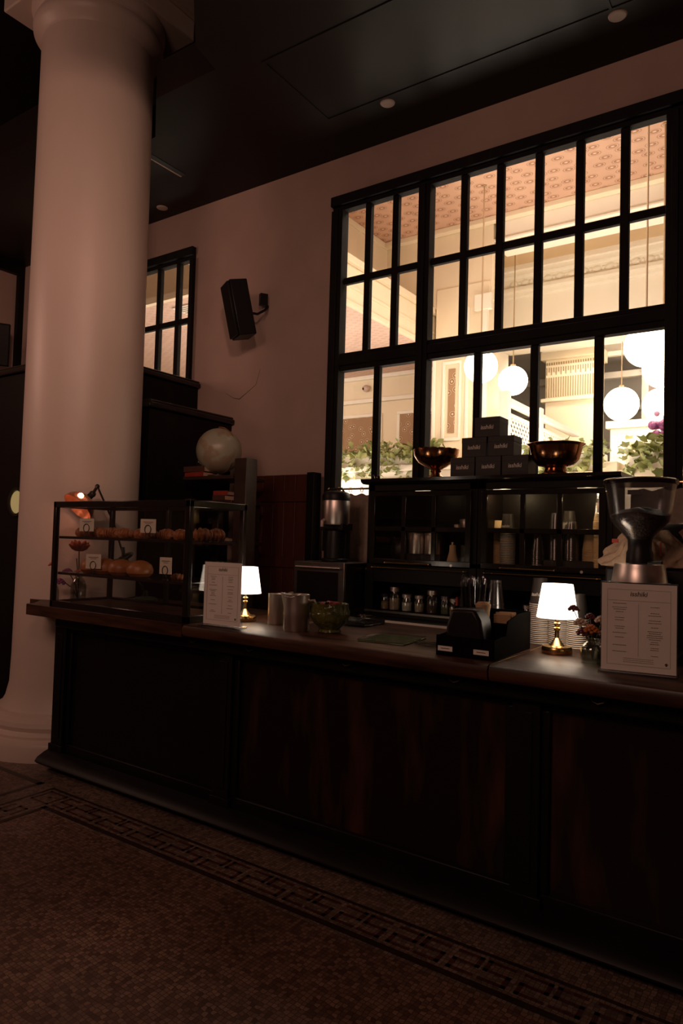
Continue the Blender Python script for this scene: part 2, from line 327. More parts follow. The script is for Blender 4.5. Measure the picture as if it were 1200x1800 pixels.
# wall with the two windows
W1 = (-2.95, .95, 1.15, 3.842); W2 = (-5.90, -4.39, 2.35, 3.80); TOP = 5.6
wb = MB(); xs = [-7.25, W2[0], W2[1], W1[0], W1[1], 4.2]
wb.box(xs[0], xs[1], WY, WY+.13, 0, TOP); wb.box(xs[2], xs[3], WY, WY+.13, 0, TOP); wb.box(xs[4], xs[5], WY, WY+.13, 0, TOP)
wb.box(xs[1], xs[2], WY, WY+.13, 0, W2[2]); wb.box(xs[1], xs[2], WY, WY+.13, W2[3], TOP)
wb.box(xs[3], xs[4], WY, WY+.13, 0, W1[2]); wb.box(xs[3], xs[4], WY, WY+.13, W1[3], TOP)
struct(wb.build('wall_back', plaster))
struct(MB().box(-7.25, -7.05, -4, 4.1, 0, TOP).build('wall_left', plaster))
struct(MB().box(4, 4.2, -4, 4.1, 0, TOP).build('wall_right', plaster))
struct(MB().box(-7.25, 4.2, -4.2, -4, 0, TOP).build('wall_front', plaster))
# hairline cracks in the plaster by the stepped casing
ck = MB(); ck.tube([(-3.98, WY-.0005, 2.50), (-3.9, WY-.0005, 2.455), (-3.83, WY-.0005, 2.44), (-3.77, WY-.0005, 2.475), (-3.66, WY-.0005, 2.54), (-3.62, WY-.0005, 2.66)], [.0012, .0018, .003, .002, .0015, .001], 5)
struct(ck.build('trim_crack', dark_brown))

# ceiling: high part over the column, dropped dark panels elsewhere
ce = MB(); ce.box(-7.05, 4, -4, 4.1, 5.2, 5.4)
ce.prism([(-7.05, 2.74), (-4.62, 2.74), (-4.32, 3.23), (-3.872, 3.19), (-3.527, 2.9), (-3.0, 2.9), (-2.95, 2.69), (-2.2, 1.94), (-2.2, -4), (4, -4), (4, 4.1), (-7.05, 4.1)], CEIL, CEIL+.24, 'z')
struct(ce.build('ceiling', ceil_dark))
t = MB()
for (x0, x1, y0, y1) in ((-2.72, 4, 3.0, 3.02), (-2.72, -2.70, 3.02, 3.66), (-2.72, 4, 3.66, 3.672), (-.9, -.885, 3.02, 3.66)):
    t.box(x0, x1, y0, y1, CEIL-.006, CEIL)
struct(t.build('trim_1', ceil_dark))
struct(MB().box(-7.05, -6.99, -4, 4.1, CEIL-.10, CEIL).box(-7.05, -6.99, 4.04, 4.1, 2.7, CEIL-.1).build('trim_2', black_wood))
v = thing('ceiling_vent', 'long narrow dark slot vent in the ceiling just behind the column', 'vent', (-4.09, 3.33, CEIL))
MB().box(-.022, .022, -.33, .33, -.004, 0).build('slot', black_matte, v); MB().box(-.034, -.022, -.33, .33, -.008, 0).build('slot_edge', lens_m, v)
for (x, y, lab) in ((-4.662, 3.944, 'small unlit round downlight in the dark ceiling right beside the column'),
                    (-2.283, 3.728, 'small unlit round downlight in the ceiling above the left end of the large window'),
                    (-.874, 3.733, 'small unlit round downlight in the ceiling at the top right of the photo')):
    d = thing('recessed_downlight', lab, 'ceiling light', (x, y, CEIL), group='round downlights in the dark ceiling')
    MB().lathe([(.024, -.003), (.040, -.006), (.046, -.003), (.048, 0)], n=28).build('trim_ring', lens_m, d)
    MB().cyl(0, 0, -.006, -.002, .034, n=24).build('lens', lens_m, d)

# ---- column
col = thing('column', 'tall round pale plaster column with moulded base and capital at the counter end', 'column', (-4.055, 2.838, 0))
MB().lathe([(.59, 0), (.59, .085), (.583, .10), (.55, .108), (.53, .115), (.53, .13), (.515, .14), (.50, .15), (.508, .175), (.50, .20), (.475, .215), (.455, .22), (.45, .235), (.432, .24)], n=80).build('base', column_paint, col)
MB().lathe([(.432, .235), (.402, .29), (.382, .38), (.376, .56), (.372, 1.2), (.371, 2.0), (.369, 2.8), (.366, 3.6), (.362, 4.60)], n=80).build('shaft', column_paint, col)
MB().lathe([(.362, 4.58), (.372, 4.60), (.396, 4.62), (.416, 4.645), (.420, 4.675), (.413, 4.70), (.400, 4.712), (.400, 4.73), (.42, 4.755), (.432, 4.78), (.432, 4.80)], n=80).build('capital', column_paint, col)
MB().box(-.44, .44, -.44, .45, 4.80, 4.95).build('abacus', column_paint, col, bev=.01)
MB().box(-.47, .47, -.47, .47, 4.95, 5.2).build('impost_block', column_paint, col, bev=.01)

# ---- windows
def window(name, x0, x1, z0, z1, stiles, tops, lows, transoms, mids):
    o = bpy.data.objects.new(name, None); C.objects.link(o); o.location = (0, 0, 0); struct(o)
    f = MB(); y0, y1 = 4.09, 4.155
    f.box(x0, x1, 4.055, y0, z1-.07, z1); f.box(x0, x1, y0, y1, z1-.098, z1); f.box(x0, x1, y0, y1, z0, z0+.1)
    for a, b in stiles: f.box(a, b, y0-.02, y1, z0+.1, z1-.098); f.box(a+.03, b-.03, y0-.035, y0-.02, z0+.1, z1-.098)
    for a, b in transoms: f.box(x0, x1, y0, y1, a, b); f.box(x0, x1, y0-.015, y0, a+.035, b-.035)
    f.build('frame', frame_black, o, bev=.004)
    m = MB(); zt = transoms[0][1] if transoms else z0+.1
    for c in tops: m.box(c-.024, c+.024, 4.105, 4.145, zt, z1-.098)
    for c in lows: m.box(c-.024, c+.024, 4.105, 4.145, z0+.1, transoms[0][0])
    for z, a, b in mids: m.box(a, b, 4.108, 4.142, z-.024, z+.024)
    m.build('muntins', frame_black, o, bev=.003)
    MB().box(x0+.03, x1-.03, 4.123, 4.127, z0+.05, z1-.05).build('glass', window_glass, o)
b3 = 1.545
t2 = [-1.908, -1.662, -1.412, -1.165, -.911]; l2 = [-1.794, -1.422, -1.044]
window('window_1', *W1, [(-2.95, -2.852), (-2.228, -2.14), (-.688, -.592), (.85, .95)], [-2.65, -2.425]+t2+[x+b3 for x in t2], [-2.547]+l2+[x+b3 for x in l2],
       [(2.552, 2.681)], [(3.216, -2.85, .85)])
window('window_2', *W2, [(-5.90, -5.80), (-4.408, -4.39)], [-5.6, -5.352, -5.105, -4.857, -4.61], [], [], [(3.185, -5.80, -4.41)])

# ================================================================== HALL BEHIND THE WINDOWS
struct(MB().box(-9, 4.2, 4.23, 13.2, -.1, 0).build('floor', hall_floor))
struct(MB().box(-4.87, 4.2, 4.23, 8.0, 5.37, 5.47).build('ceiling', coffer_paper))
cr = MB()   # moulding round the patterned ceiling and the cross beam behind it
cr.box(-4.93, -4.83, 4.23, 8.0, 5.29, 5.37); cr.box(-4.99, -4.93, 4.23, 8.0, 5.17, 5.29); cr.box(-4.87, 4.2, 7.92, 8.02, 5.30, 5.37)
struct(cr.build('trim_3', cream, bev=.01))
bm_ = MB(); bm_.box(-3.3, 4.2, 8.02, 8.34, 5.12, 5.47); bm_.box(-3.3, 4.2, 7.99, 8.05, 5.06, 5.10); bm_.box(-3.3, 4.2, 8.1, 8.42, 5.02, 5.12)
struct(bm_.build('trim_4', cream_lt, bev=.015))
struct(MB().box(-4.5, 4.2, 8.34, 9.9, 5.37, 5.47).build('ceiling', tan_ceiling))
co = MB()   # ornamented cornice over the far wall
for (d, z0, z1) in ((.34, 5.30, 5.37), (.28, 5.24, 5.30), (.16, 5.10, 5.24), (.20, 5.05, 5.10), (.10, 5.0, 5.05)): co.box(-3.9, 4.2, 9.9-d, 9.9, z0, z1)
for i in range(46):
    x = -3.7+i*.17; co.sphere((x, 9.74, 5.17), .055, 10, (1.1, .4, .8)); co.sphere((x+.085, 9.74, 5.17), .03, 8, (1, .4, 1))
struct(co.build('trim_5', cream_lt))
struct(MB().box(-3.9, 4.2, 9.9, 10.1, 4.28, 5.47).box(-4.1, -3.9, 8.2, 10.1, 3.0, 5.47).build('wall_far', cream_lt))
so = MB(); so.box(-6, 4.2, 10.1, 13, 4.5, 4.6); struct(so.build('ceiling', grey_ceiling))
so = MB(); so.box(-3.9, 4.2, 9.86, 10.16, 4.22, 4.30); so.box(-3.9, 4.2, 9.84, 9.9, 4.30, 4.36); so.box(-3.6, 4.2, 10.6, 10.8, 4.38, 4.5); so.box(-3.6, 4.2, 11.6, 11.7, 4.42, 4.5)
struct(so.build('trim_6', cream_lt, bev=.01))
struct(MB().box(-9, 4.4, 13, 13.2, 0, 5.47).build('wall_far', grey_ceiling)); struct(MB().box(4.2, 4.4, 4.23, 13, 0, 5.47).build('wall_right', cream_lt))
struct(MB().box(-9.2, -9, 4.23, 13, 0, 5.47).build('wall_left', cream))
# pier between the aisle and the middle
p = MB(); p.box(-4.08, -3.35, 8.0, 8.35, 0, 4.6); p.box(-4.87, -3.32, 8.02, 8.35, 4.36, 5.37); p.box(-3.62, -3.3, 8.03, 8.30, 4.5, 5.12)
struct(p.build('wall_pier', cream, bev=.01))
p = MB()
for (a, b, c, d) in ((-3.94, -3.72, 3.60, 3.64), (-3.94, -3.72, 2.62, 2.66), (-3.96, -3.925, 2.62, 3.64), (-3.73, -3.70, 2.62, 3.64)): p.box(a, b, 7.975, 8.0, c, d)
p.box(-3.64, -3.60, 7.97, 8.0, 0, 4.3); p.box(-4.10, -4.06, 7.97, 8.0, 0, 3.87); p.box(-3.42, -3.35, 7.94, 8.0, 0, 4.3); p.box(-3.52, -3.30, 7.93, 8.0, 4.22, 4.42); 
struct(p.build('trim_7', cream_lt, bev=.006))
struct(MB().box(-3.875, -3.785, 7.985, 8.0, 2.72, 3.54).build('trim_8', panel_paper))
# beam over the aisle and the low patterned ceiling
b = MB(); b.box(-4.87, -4.15, 4.23, 8.35, 3.87, 4.30); b.box(-4.17, -4.10, 4.23, 8.3, 4.30, 4.38); b.box(-4.17, -4.12, 4.23, 8.3, 3.84, 3.90); b.box(-4.16, -4.135, 4.23, 8.3, 4.05, 4.085)
b.box(-9, -4.85, 4.23, 8.35, 5.37, 5.47); b.box(-4.93, -4.85, 4.95, 8.35, 3.9, 5.37)
struct(b.build('trim_9', cream, bev=.008))
b = MB(); b.box(-9, -4.88, 5.06, 5.16, 3.95, 5.37); b.box(-9, -4.88, 5.0, 5.06, 3.86, 3.93); b.box(-9, -4.88, 5.62, 5.68, 3.83, 3.86)
struct(b.build('trim_10', cream))
struct(MB().box(-9, -4.17, 5.06, 8.99, 3.86, 3.95).build('ceiling', aisle_paper))
vt = thing('air_grille', 'large square metal air grille in the ceiling seen through the small window', 'vent', (-5.62, 5.36, 3.855))
MB().box(-.3, .3, -.16, .16, -.012, 0).build('frame', cream_lt, vt)
g = MB()
for i in range(6): g.box(-.27, .27, -.135+i*.048, -.115+i*.048, -.018, -.012)
g.build('louvres', grey_ceiling, vt)
# aisle back wall with wallpaper panels
struct(MB().box(-9, -4.05, 8.98, 9.1, 0, 3.95).build('wall_aisle', cream))
pn = MB(); zt, zb = 3.22, 1.9
for (a, b_) in ((-6.9, -5.49), (-5.13, -4.42), (-4.22, -3.9)): pn.box(a, b_, 8.965, 8.985, zb, zt)
struct(pn.build('trim_11', panel_paper))
pn = MB()
for (a, b_) in ((-6.9, -5.49), (-5.13, -4.42), (-4.22, -3.9)):
    pn.box(a-.05, b_+.05, 8.95, 8.985, zt, zt+.05); pn.box(a-.05, a, 8.95, 8.985, zb, zt); pn.box(b_, b_+.05, 8.95, 8.985, zb, zt)
pn.box(-9, -4.05, 8.93, 8.985, 3.44, 3.50); pn.box(-9, -4.05, 8.92, 8.985, 3.80, 3.86); pn.box(-9, -4.05, 8.9, 8.985, 1.80, 1.9)
struct(pn.build('trim_12', cream_lt, bev=.006))
# low walls under the planters
lw = MB(); lw.box(-7.5, -3.3, 7.70, 7.96, 0, 2.22); lw.box(-7.6, -3.3, 7.64, 7.97, 2.22, 2.30); lw.box(-7.5, -3.3, 7.67, 7.70, 2.10, 2.14)
struct(lw.build('wall_low', cream_lt, bev=.01))
lw = MB(); lw.box(-3.2, 3, 6.8, 7.0, 0, 1.98); lw.box(-3.25, 3, 6.74, 7.05, 1.98, 2.05); lw.box(-1.72, -1.52, 6.72, 7.05, 0, 2.13); lw.box(-3.2, 3, 6.77, 6.8, 1.80, 1.83)
struct(lw.build('wall_low', cream, bev=.01))
# far pier with pierced frieze
fp = MB(); fp.box(-3.62, -2.85, 11.0, 11.6, 0, 4.5); fp.box(-3.68, -2.80, 10.93, 11.6, 4.30, 4.5); fp.box(-3.68, -2.80, 10.95, 11.6, 3.62, 3.68); struct(fp.build('wall_pier', cream, bev=.01))
fr = MB()
for i in range(20):
    x = -3.60+i*.038; fr.box(x, x+.014, 10.985, 11.0, 3.70, 4.02); fr.box(x, x+.012, 10.985, 11.0, 4.06+.05*(i % 2), 4.18)
    fr.box(x, x+.02, 10.985, 11.0, 4.22, 4.26)
struct(fr.build('trim_13', fret_m))
bk = MB(); bk.box(-2.75, 2.5, 11.6, 12.0, 0, 3.30); bk.box(-2.8, 2.5, 11.5, 12.0, 3.22, 3.34); struct(bk.build('wall_low', cream_lt, bev=.01))
struct(MB().box(-2.5, -1.6, 11.585, 11.6, 2.4, 3.0).box(-1.4, .4, 11.585, 11.6, 2.4, 3.0).build('trim_14', aisle_paper))
struct(MB().box(-8, 4, 12.6, 12.8, 3.7, 3.8).box(-8, 4, 11.8, 11.9, 4.1, 4.2).box(-2.3, -2.2, 11.7, 11.8, 3.34, 4.5).build('trim_15', grey_ceiling))
# stair balustrade with lattice panels
sr = thing('stair_balustrade', 'cream balustrade with diagonal lattice panels seen through the window above the right copper bowl', 'railing', (-2.72, 6.98, 0))
n_ = MB(); n_.box(-.045, .045, -.05, .05, 2.05, 2.95); n_.build('newel_post', cream_lt, sr, bev=.006)
n_ = MB(); n_.box(-.045, .045, 1.02, 1.12, 2.05, 2.95); n_.build('newel_post', cream_lt, sr, bev=.006)
MB().box(-.05, .05, .05, 2.6, 2.82, 2.88).box(-.03, .03, .05, 2.6, 2.70, 2.73).box(-.03, .03, .05, 2.6, 2.12, 2.16).build('handrail', cream_lt, sr, bev=.004)
la = MB()
def lat(y0, y1):
    h = .54; st = .09; y = y0-h
    while y < y1:
        for sgn in (1, -1):
            a0 = max(0, (y0-y)/h); a1 = min(1, (y1-y)/h)
            if a1 > a0:
                z0 = 2.16+(a0*h if sgn > 0 else h-a0*h); z1 = 2.16+(a1*h if sgn > 0 else h-a1*h)
                la.tube([(0, y+a0*h, z0), (0, y+a1*h, z1)], .009, 4)
        y += st
lat(.05, 1.02); lat(1.12, 2.6); la.build('lattice_panel', cream_lt, sr)
# globe pendants
def pendant(x, y, z, r, top, lab):
    p = thing('globe_pendant', lab, 'pendant lamp', (x, y, z), group='white glass globe pendants in the lit hall')
    MB().sphere((0, 0, 0), r, 40).build('globe', globe_light, p)
    MB().cyl(0, 0, r*.97, top-z, .008, n=10).cyl(0, 0, top-z-.012, top-z, .025, n=20).cyl(0, 0, r*.96, r*1.12, .035, n=16).build('rod', rod_m, p)
    spot_pt('globe_bulb', (x, y, z-r-.03), 16, WARM, .12)
pendant(-3.10, 7.2, 3.31, .185, 5.37, 'lit globe pendant behind the upright to the left, nearest the black box stack')
pendant(-3.30, 8.72, 3.48, .19, 5.37, 'lit globe pendant hanging just right of and below the leftmost globe')
pendant(-1.225, 6.4, 3.09, .185, 5.37, 'lit globe pendant highest at the top right of the lower window')
pendant(-1.19, 7.0, 3.02, .185, 5.37, 'lit globe pendant half behind the thick mullion below the highest globe')
pendant(-2.36, 10.6, 3.42, .245, 4.5, 'lit globe pendant lowest of the right cluster, left one of two side by side')
pendant(-1.85, 10.7, 3.38, .245, 4.5, 'lit globe pendant lowest of the right cluster, right one beside the mullion')
# planters with trailing ivy
def planter(x, y, z, L, lab, n, drop, flowers=False):
    p = thing('ivy_planter', lab, 'planter', (x, y, z), group='ivy planters in the lit hall')
    MB().box(-L/2, L/2, -.09, .09, 0, .17).build('trough', cream_lt, p, bev=.01)
    lf = MB()
    for i in range(n):
        a = random.uniform(-L/2-.05, L/2+.05); q = random.random(); yy = random.uniform(-.24, .10)
        zz = random.uniform(.10, .30) if q < .55 else random.uniform(-drop*(.4+.6*abs(math.sin(a*5+1))), .2)
        if q >= .55: yy = random.uniform(-.26, -.12)
        s_ = random.uniform(.03, .062); M = Matrix.Rotation(random.uniform(0, 2*PI), 3, 'Z') @ Matrix.Rotation(random.uniform(-1.2, 1.2), 3, 'X') @ Matrix.Rotation(random.uniform(-1, 1), 3, 'Y')
        pts = [(0, -1, 0), (.7, -.5, .1), (1, .1, .15), (.4, .35, 0), (0, 1.1, -.1), (-.4, .35, 0), (-1, .1, .15), (-.7, -.5, .1)]
        lf.quad(*[tuple(Vector((a, yy, zz))+M @ (Vector(t_)*s_)) for t_ in pts])
    lf.build('foliage', leaf_m, p, fixn=False)
    if flowers:
        f = MB()
        for i in range(60): f.sphere((random.uniform(-.10, .30), random.uniform(-.12, .12), random.uniform(.25, .52)), random.uniform(.02, .045), 7)
        f.build('flower', petal_purple, p)
planter(-5.26, 7.81, 2.302, .86, 'ivy planter at the left end of the ledge, seen in the lower left window pane', 230, .18)
planter(-4.30, 7.81, 2.302, .90, 'dense ivy planter on the ledge, seen in the second lower pane from the left', 300, .26)
planter(-2.05, 6.9, 2.055, .75, 'ivy planter on the low wall behind the right copper bowl', 190, .14)
planter(-1.14, 6.9, 2.055, .62, 'ivy planter with purple blossom at the right, beside the thick mullion', 170, .10, True)
# wall cameras
dc = thing('dome_camera', 'small white dome camera on the cream band above the wallpaper panel', 'camera', (-5.72, 8.93, 3.66))
MB().sphere((0, 0, 0), .06, 18, (1, 1, .9)).build('housing', lens_m, dc); MB().sphere((-.02, -.045, -.01), .022, 10).build('lens', black_gloss, dc)

# ================================================================== FRONT COUNTER
ctr = thing('bar_counter', 'long dark wooden bar counter front with posts, streaked mahogany panels and plinth', 'counter', (-3.6, 2.38, 0))
def L(x): return x+3.6
cb = MB(); cb.box(L(-3.56), L(3.2), .06, .10, .09, .84); cb.box(L(-3.56), L(-3.52), .06, .66, .09, .84); cb.box(L(-3.56), L(3.2), .10, .66, .02, .09)
cb.box(L(-3.50), L(3.2), .62, .66, .02, .84)
cb.build('carcass', black_wood, ctr)
for x0 in (-3.584, -2.316, -.882, .553, 1.99):
    q = MB(); q.box(L(x0), L(x0+.1), 0, .06, .09, .84); q.box(L(x0)-.012, L(x0+.1)+.012, -.008, .06, .09, .14); q.box(L(x0)+.025, L(x0+.1)-.025, -.005, 0, .18, .76); q.build('post', black_wood, ctr, bev=.004)
spans = [(-3.484, -2.316), (-2.216, -.882), (-.782, .553), (.653, 1.99)]
for i, (a, b_) in enumerate(spans):
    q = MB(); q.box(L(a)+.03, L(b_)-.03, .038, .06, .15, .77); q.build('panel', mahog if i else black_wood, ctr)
    f = MB()
    for (x0, x1, z0, z1) in ((a, b_, .77, .84), (a, b_, .09, .15), (a, a+.03, .15, .77), (b_-.03, b_, .15, .77)): f.box(L(x0), L(x1), .018, .06, z0, z1)
    f.build('panel_frame', black_wood, ctr, bev=.006)
pl = MB(); prof = [(-.07, .04), (-.085, .055), (-.07, .075), (-.03, .095), (0, .105), (.0, .04)]
pl.add([(L(-3.60), y, z) for y, z in prof]+[(L(3.2), y, z) for y, z in prof], [tuple(range(6)), tuple(range(11, 5, -1))]+[(i, (i+1) % 6, 6+(i+1) % 6, 6+i) for i in range(6)])
pl.box(L(-3.60), L(3.2), -.0, .02, 0, .05); pl.build('plinth', black_wood, ctr)
MB().box(L(-3.55), L(3.2), -.03, .06, .80, .86).build('apron', black_wood, ctr, bev=.01)
for x in (-2.932, -2.435, -2.076, -1.559, -1.086, -.581):
    hk = MB(); hx = L(x)
    hk.tube([(hx-.026, -.034, .852), (hx-.017, -.043, .838), (hx, -.046, .832), (hx+.017, -.043, .838), (hx+.026, -.034, .852)], .0022, 6)
    hk.sphere((hx-.026, -.033, .853), .005, 8); hk.sphere((hx+.026, -.033, .853), .005, 8); hk.build('hook', old_bronze, ctr)
# worktop: three slabs with a rounded nose, notched round the column
def slab(x0, x1, lab, notch=False):
    nose = [(2.31, .860), (2.292, .866), (2.284, .878), (2.282, .90), (2.288, .914), (2.300, .920)]
    o = thing('worktop', lab, 'counter top', ((x0+x1)/2, 2.7, .86)); cx = (x0+x1)/2; m = MB()
    if not notch:
        poly = [(y-2.7, z-.86) for y, z in nose]+[(3.08-2.7, .06), (3.08-2.7, 0)]
        m.prism(poly, x0-cx, x1-cx, 'x')
    else:
        R = .376
        arc = [(-4.055+R*math.cos(a), 2.838+R*math.sin(a)) for a in [(.69-(.69+1.40)*k/16) for k in range(17)]]
        out = [(x0+.02, 2.282), (x1, 2.282), (x1, 3.08), (arc[0][0], 3.08)]+arc+[(-3.87, 2.46), (x0, 2.34), (x0, 2.30)]
        m.prism([(a-cx, b_-2.7) for a, b_ in out], 0, .06, 'z')
    m.build('slab', top_wood, o, bev=.006 if notch else 0); return o
slab(-3.745, -2.452, 'left slab of the dark wooden worktop, under the pastry case and ending at the column', True)
slab(-2.449, -.938, 'middle slab of the dark wooden worktop, under the menu sign and steel pitchers')
slab(-.932, 3.2, 'right slab of the dark wooden worktop, beyond the brass joint strip')
tag(MB().box(-.938, -.932, 2.30, 3.08, .878, .9206).build('joint_strip', brass), 'thin brass joint strip running across the counter top beside the black caddy', 'metal strip')

# ================================================================== PASTRY CASE
cs = thing('pastry_case', 'glass pastry display case with dark wooden frame on the left end of the counter', 'display case', (-3.53, 2.30, .92))
CW, CD_, CH = 1.09, .40, .585; f = MB(); T = .026
for x in (0, CW-T*1.2): 
    for y in (0, CD_-T): f.box(x, x+T*(1.2 if x else 1), y, y+T, 0, CH)
f.box(0, CW, 0, T, CH-T*1.3, CH); f.box(0, CW, CD_-T, CD_, CH-T*1.3, CH); f.box(0, T, 0, CD_, CH-T*1.3, CH); f.box(CW-T, CW, 0, CD_, CH-T*1.3, CH)
f.box(0, CW, 0, T, 0, .035); f.box(0, CW, CD_-T, CD_, 0, .035); f.box(0, T, 0, CD_, 0, .035); f.box(CW-T, CW, 0, CD_, 0, .035); f.box(.50, .52, CD_-T, CD_, 0, CH)
f.build('frame', black_gloss, cs, bev=.003)
MB().box(.01, CW-.01, .01, CD_-.01, .004, .022).build('floor_board', top_wood, cs)
g = MB(); g.box(T, CW-T, .008, .011, .035, CH-T); g.box(CW-.014, CW-.011, T, CD_-T, .035, CH-T); g.box(.011, .014, T, CD_-T, .035, CH-T); g.box(T, CW-T, T, CD_-T, CH-.012, CH-.008)
g.build('glass_pane', case_glass, cs)
for z in (.185, .385):
    s_ = MB(); s_.box(T, CW-T, .03, CD_-.05, z, z+.006); s_.box(T, CW-T, .026, .034, z-.006, z+.008); s_.box(T, CW-T, CD_-.054, CD_-.046, z-.006, z+.008); s_.build('shelf', black_gloss, cs)
# pastries
def croissant(name='croissant'):
    m = MB(); pts = []; rs = []
    for i in range(29):
        u = i/28*2-1; a = u*1.15; pts.append((.062*math.sin(a)*1.05, .030*(1-math.cos(a))*1.6, .026-.008*abs(u))); 
        rs.append(max(.004, .027*(1-abs(u)**2.0)**.6*(1+.20*(1 if i % 4 in (0, 1) else -1)*(1 if abs(u) < .9 else 0))))
    m.tube(pts, rs, 12); return m
cm = croissant(); proto = None; gi = 0
upl = [('croissant at the left end of the upper shelf of the pastry case', -3.44, .0), ('croissant second from the left on the upper case shelf, left of the first price card', -3.345, .3),
       ('croissant behind the left upper price card', -3.25, -.2), ('croissant just right of the left upper price card', -3.15, .25), ('croissant in the middle of the upper shelf in front of the rear post', -3.05, -.15),
       ('croissant left of the right upper price card', -2.955, .2), ('croissant behind the right upper price card', -2.86, -.1), ('croissant just right of the right upper price card', -2.76, .1), ('croissant at the right end of the upper shelf against the corner post', -2.655, -.2)]
for lab, x, rz in upl:
    if proto is None:
        proto = tag(cm.build('croissant', pastry, loc=(x, 2.43, 1.311)), lab, 'pastry', 'croissants on the upper case shelf'); proto.rotation_euler = (0, 0, rz)
    else:
        c = proto.copy(); C.objects.link(c); c.location = (x, 2.43+random.uniform(-.02, .02), 1.311); c.rotation_euler = (0, 0, rz+PI*(random.random() < .4)); c['label'] = lab
for lab, x, y, rz in (('flaky croissant behind the corner post, seen through the side glass of the case', -2.53, 2.47, 1.3), ('rearmost croissant seen through the side glass of the case', -2.53, 2.575, 1.7)):
    c = proto.copy(); C.objects.link(c); c.location = (x, y, 1.311); c.rotation_euler = (0, 0, rz); c['label'] = lab; c.scale = (1.1, 1.1, 1.15)
bp_ = MB().lathe([(.0, 0), (.045, .002), (.062, .018), (.064, .036), (.054, .058), (.034, .072), (.012, .078), (0, .079)], n=28)
b0 = None
for lab, x, y in (('round brown bun at the left end of the lower case shelf', -3.35, 2.44), ('round bun behind the lower left price card', -3.225, 2.43),
                  ('large round golden bun left of the rear post on the lower shelf', -3.075, 2.42), ('rightmost round golden bun on the lower shelf of the case', -2.925, 2.42)):
    if b0 is None: b0 = tag(bp_.build('bun', bun, loc=(x, y, 1.111)), lab, 'bun', 'round buns on the lower case shelf'); o_ = b0
    else: o_ = b0.copy(); C.objects.link(o_); o_.location = (x, y, 1.111); o_['label'] = lab
    o_.scale = (1.08, 1.08, 1.12); o_.rotation_euler = (0, 0, random.random()*6)
c = proto.copy(); C.objects.link(c); c.location = (-2.64, 2.42, 1.111); c.rotation_euler = (0, 0, .3); c.scale = (.7, .7, .6); c['label'] = 'small pastry behind the lower right price card'; c['group'] = 'pastries by the lower price card'
def price_card(x, z, rz, lab, w_=.080, h_=.070):
    p = thing('price_card', lab, 'sign', (x, 2.345, z), rz, 'price cards on wire holders in the pastry case')
    MB().box(-w_/2, w_/2, -.001, .001, .03, .03+h_).build('card', card, p)
    m = MB(); m.tube([(.016*math.cos(a), -.006, .048+.022*math.sin(a)) for a in [k*2*PI/18 for k in range(18)]], .0018, 6, True)
    m.tube([(-.006, -.006, .03), (-.012, -.004, .008), (0, 0, .004), (.012, -.004, .008), (.006, -.006, .03)], .0018, 6); m.cyl(0, 0, 0, .005, .016, n=16); m.build('wire_holder', iron, p)
    ln = MB(); ln.box(-w_*.32, w_*.32, -.002, -.001, .030+h_*.76, .030+h_*.80); ln.box(-w_*.2, w_*.2, -.002, -.001, .030+h_*.66, .030+h_*.69); ln.build('lettering', dark_ink, p)
price_card(-3.286, 1.313, .55, 'cream price card on the upper case shelf, under the copper lamp shade')
price_card(-2.785, 1.313, .5, 'cream price card on the upper case shelf, right of the rear post')
price_card(-3.215, 1.113, .5, 'cream price card in front of the buns on the lower case shelf', .085, .078)
price_card(-2.645, 1.113, .2, 'cream price card at the right of the lower case shelf beside the corner post', .072, .082)

# copper desk lamp behind the case
dl = thing('desk_lamp', 'articulated desk lamp with glowing copper shade behind the pastry case', 'lamp', (-3.47, 2.92, .92))
MB().lathe([(.075, 0), (.075, .012), (.06, .022), (.015, .03), (.012, .06)], n=28).build('base', green_iron, dl)
MB().tube([(0, 0, .05), (-.005, -.08, .16), (-.02, -.15, .28)], .006, 8).build('pole', iron, dl)
MB().tube([(-.02, -.15, .28), (-.045, -.16, .32), (-.075, -.20, .476), (-.087, -.32, .694)], .006, 8).sphere((-.035, -.155, .31), .013, 12).sphere((-.087, -.32, .694), .014, 12).build('arm', iron, dl)
wh = MB(); wh.tube([(.075*math.cos(a)-.0, -.18+.02*math.sin(a), .268+.022*math.cos(a)+.020*math.sin(a)) for a in [k*2*PI/24 for k in range(24)]], .009, 8, True)
wh.tube([(-.075, -.18, .246), (.075, -.18, .29)], .006, 6); wh.tube([(-.01, -.17, .27), (-.03, -.16, .33)], .011, 8); wh.build('hand_wheel', green_iron, dl)
SC = Vector((-.165, -.36, .595))
MR = Vector((0, 0, -1)).rotation_difference(Vector((-.10, -.66, -.62))).to_matrix().to_4x4()
sh = MB(); sh.shell([(.100, -.045), (.101, -.040), (.097, -.022), (.086, .0), (.066, .022), (.040, .038), (.020, .044), (.018, .042), (.036, .034), (.062, .018), (.082, -.002), (.093, -.022), (.098, -.042), (.100, -.045)], n=36, c=tuple(SC), mtx=MR)
sh.build('shade', shade_cu, dl)
nk = SC+MR @ Vector((0, 0, .08))
MB().tube([SC+MR @ Vector((0, 0, .035)), nk], .019, 12).sphere(tuple(nk), .021, 12).tube([nk, (-.087, -.32, .694)], .009, 8).build('socket', iron, dl)
MB().sphere(tuple(SC+Vector((.062, -.060, .036))), .017, 16).build('bulb', bulb_m, dl)
bp3 = Vector((-3.47, 2.92, .92))+SC+MR @ Vector((.02, 0, -.020)); spot_pt('desk_lamp_bulb', tuple(bp3), .16, (1, .45, .25), .012)

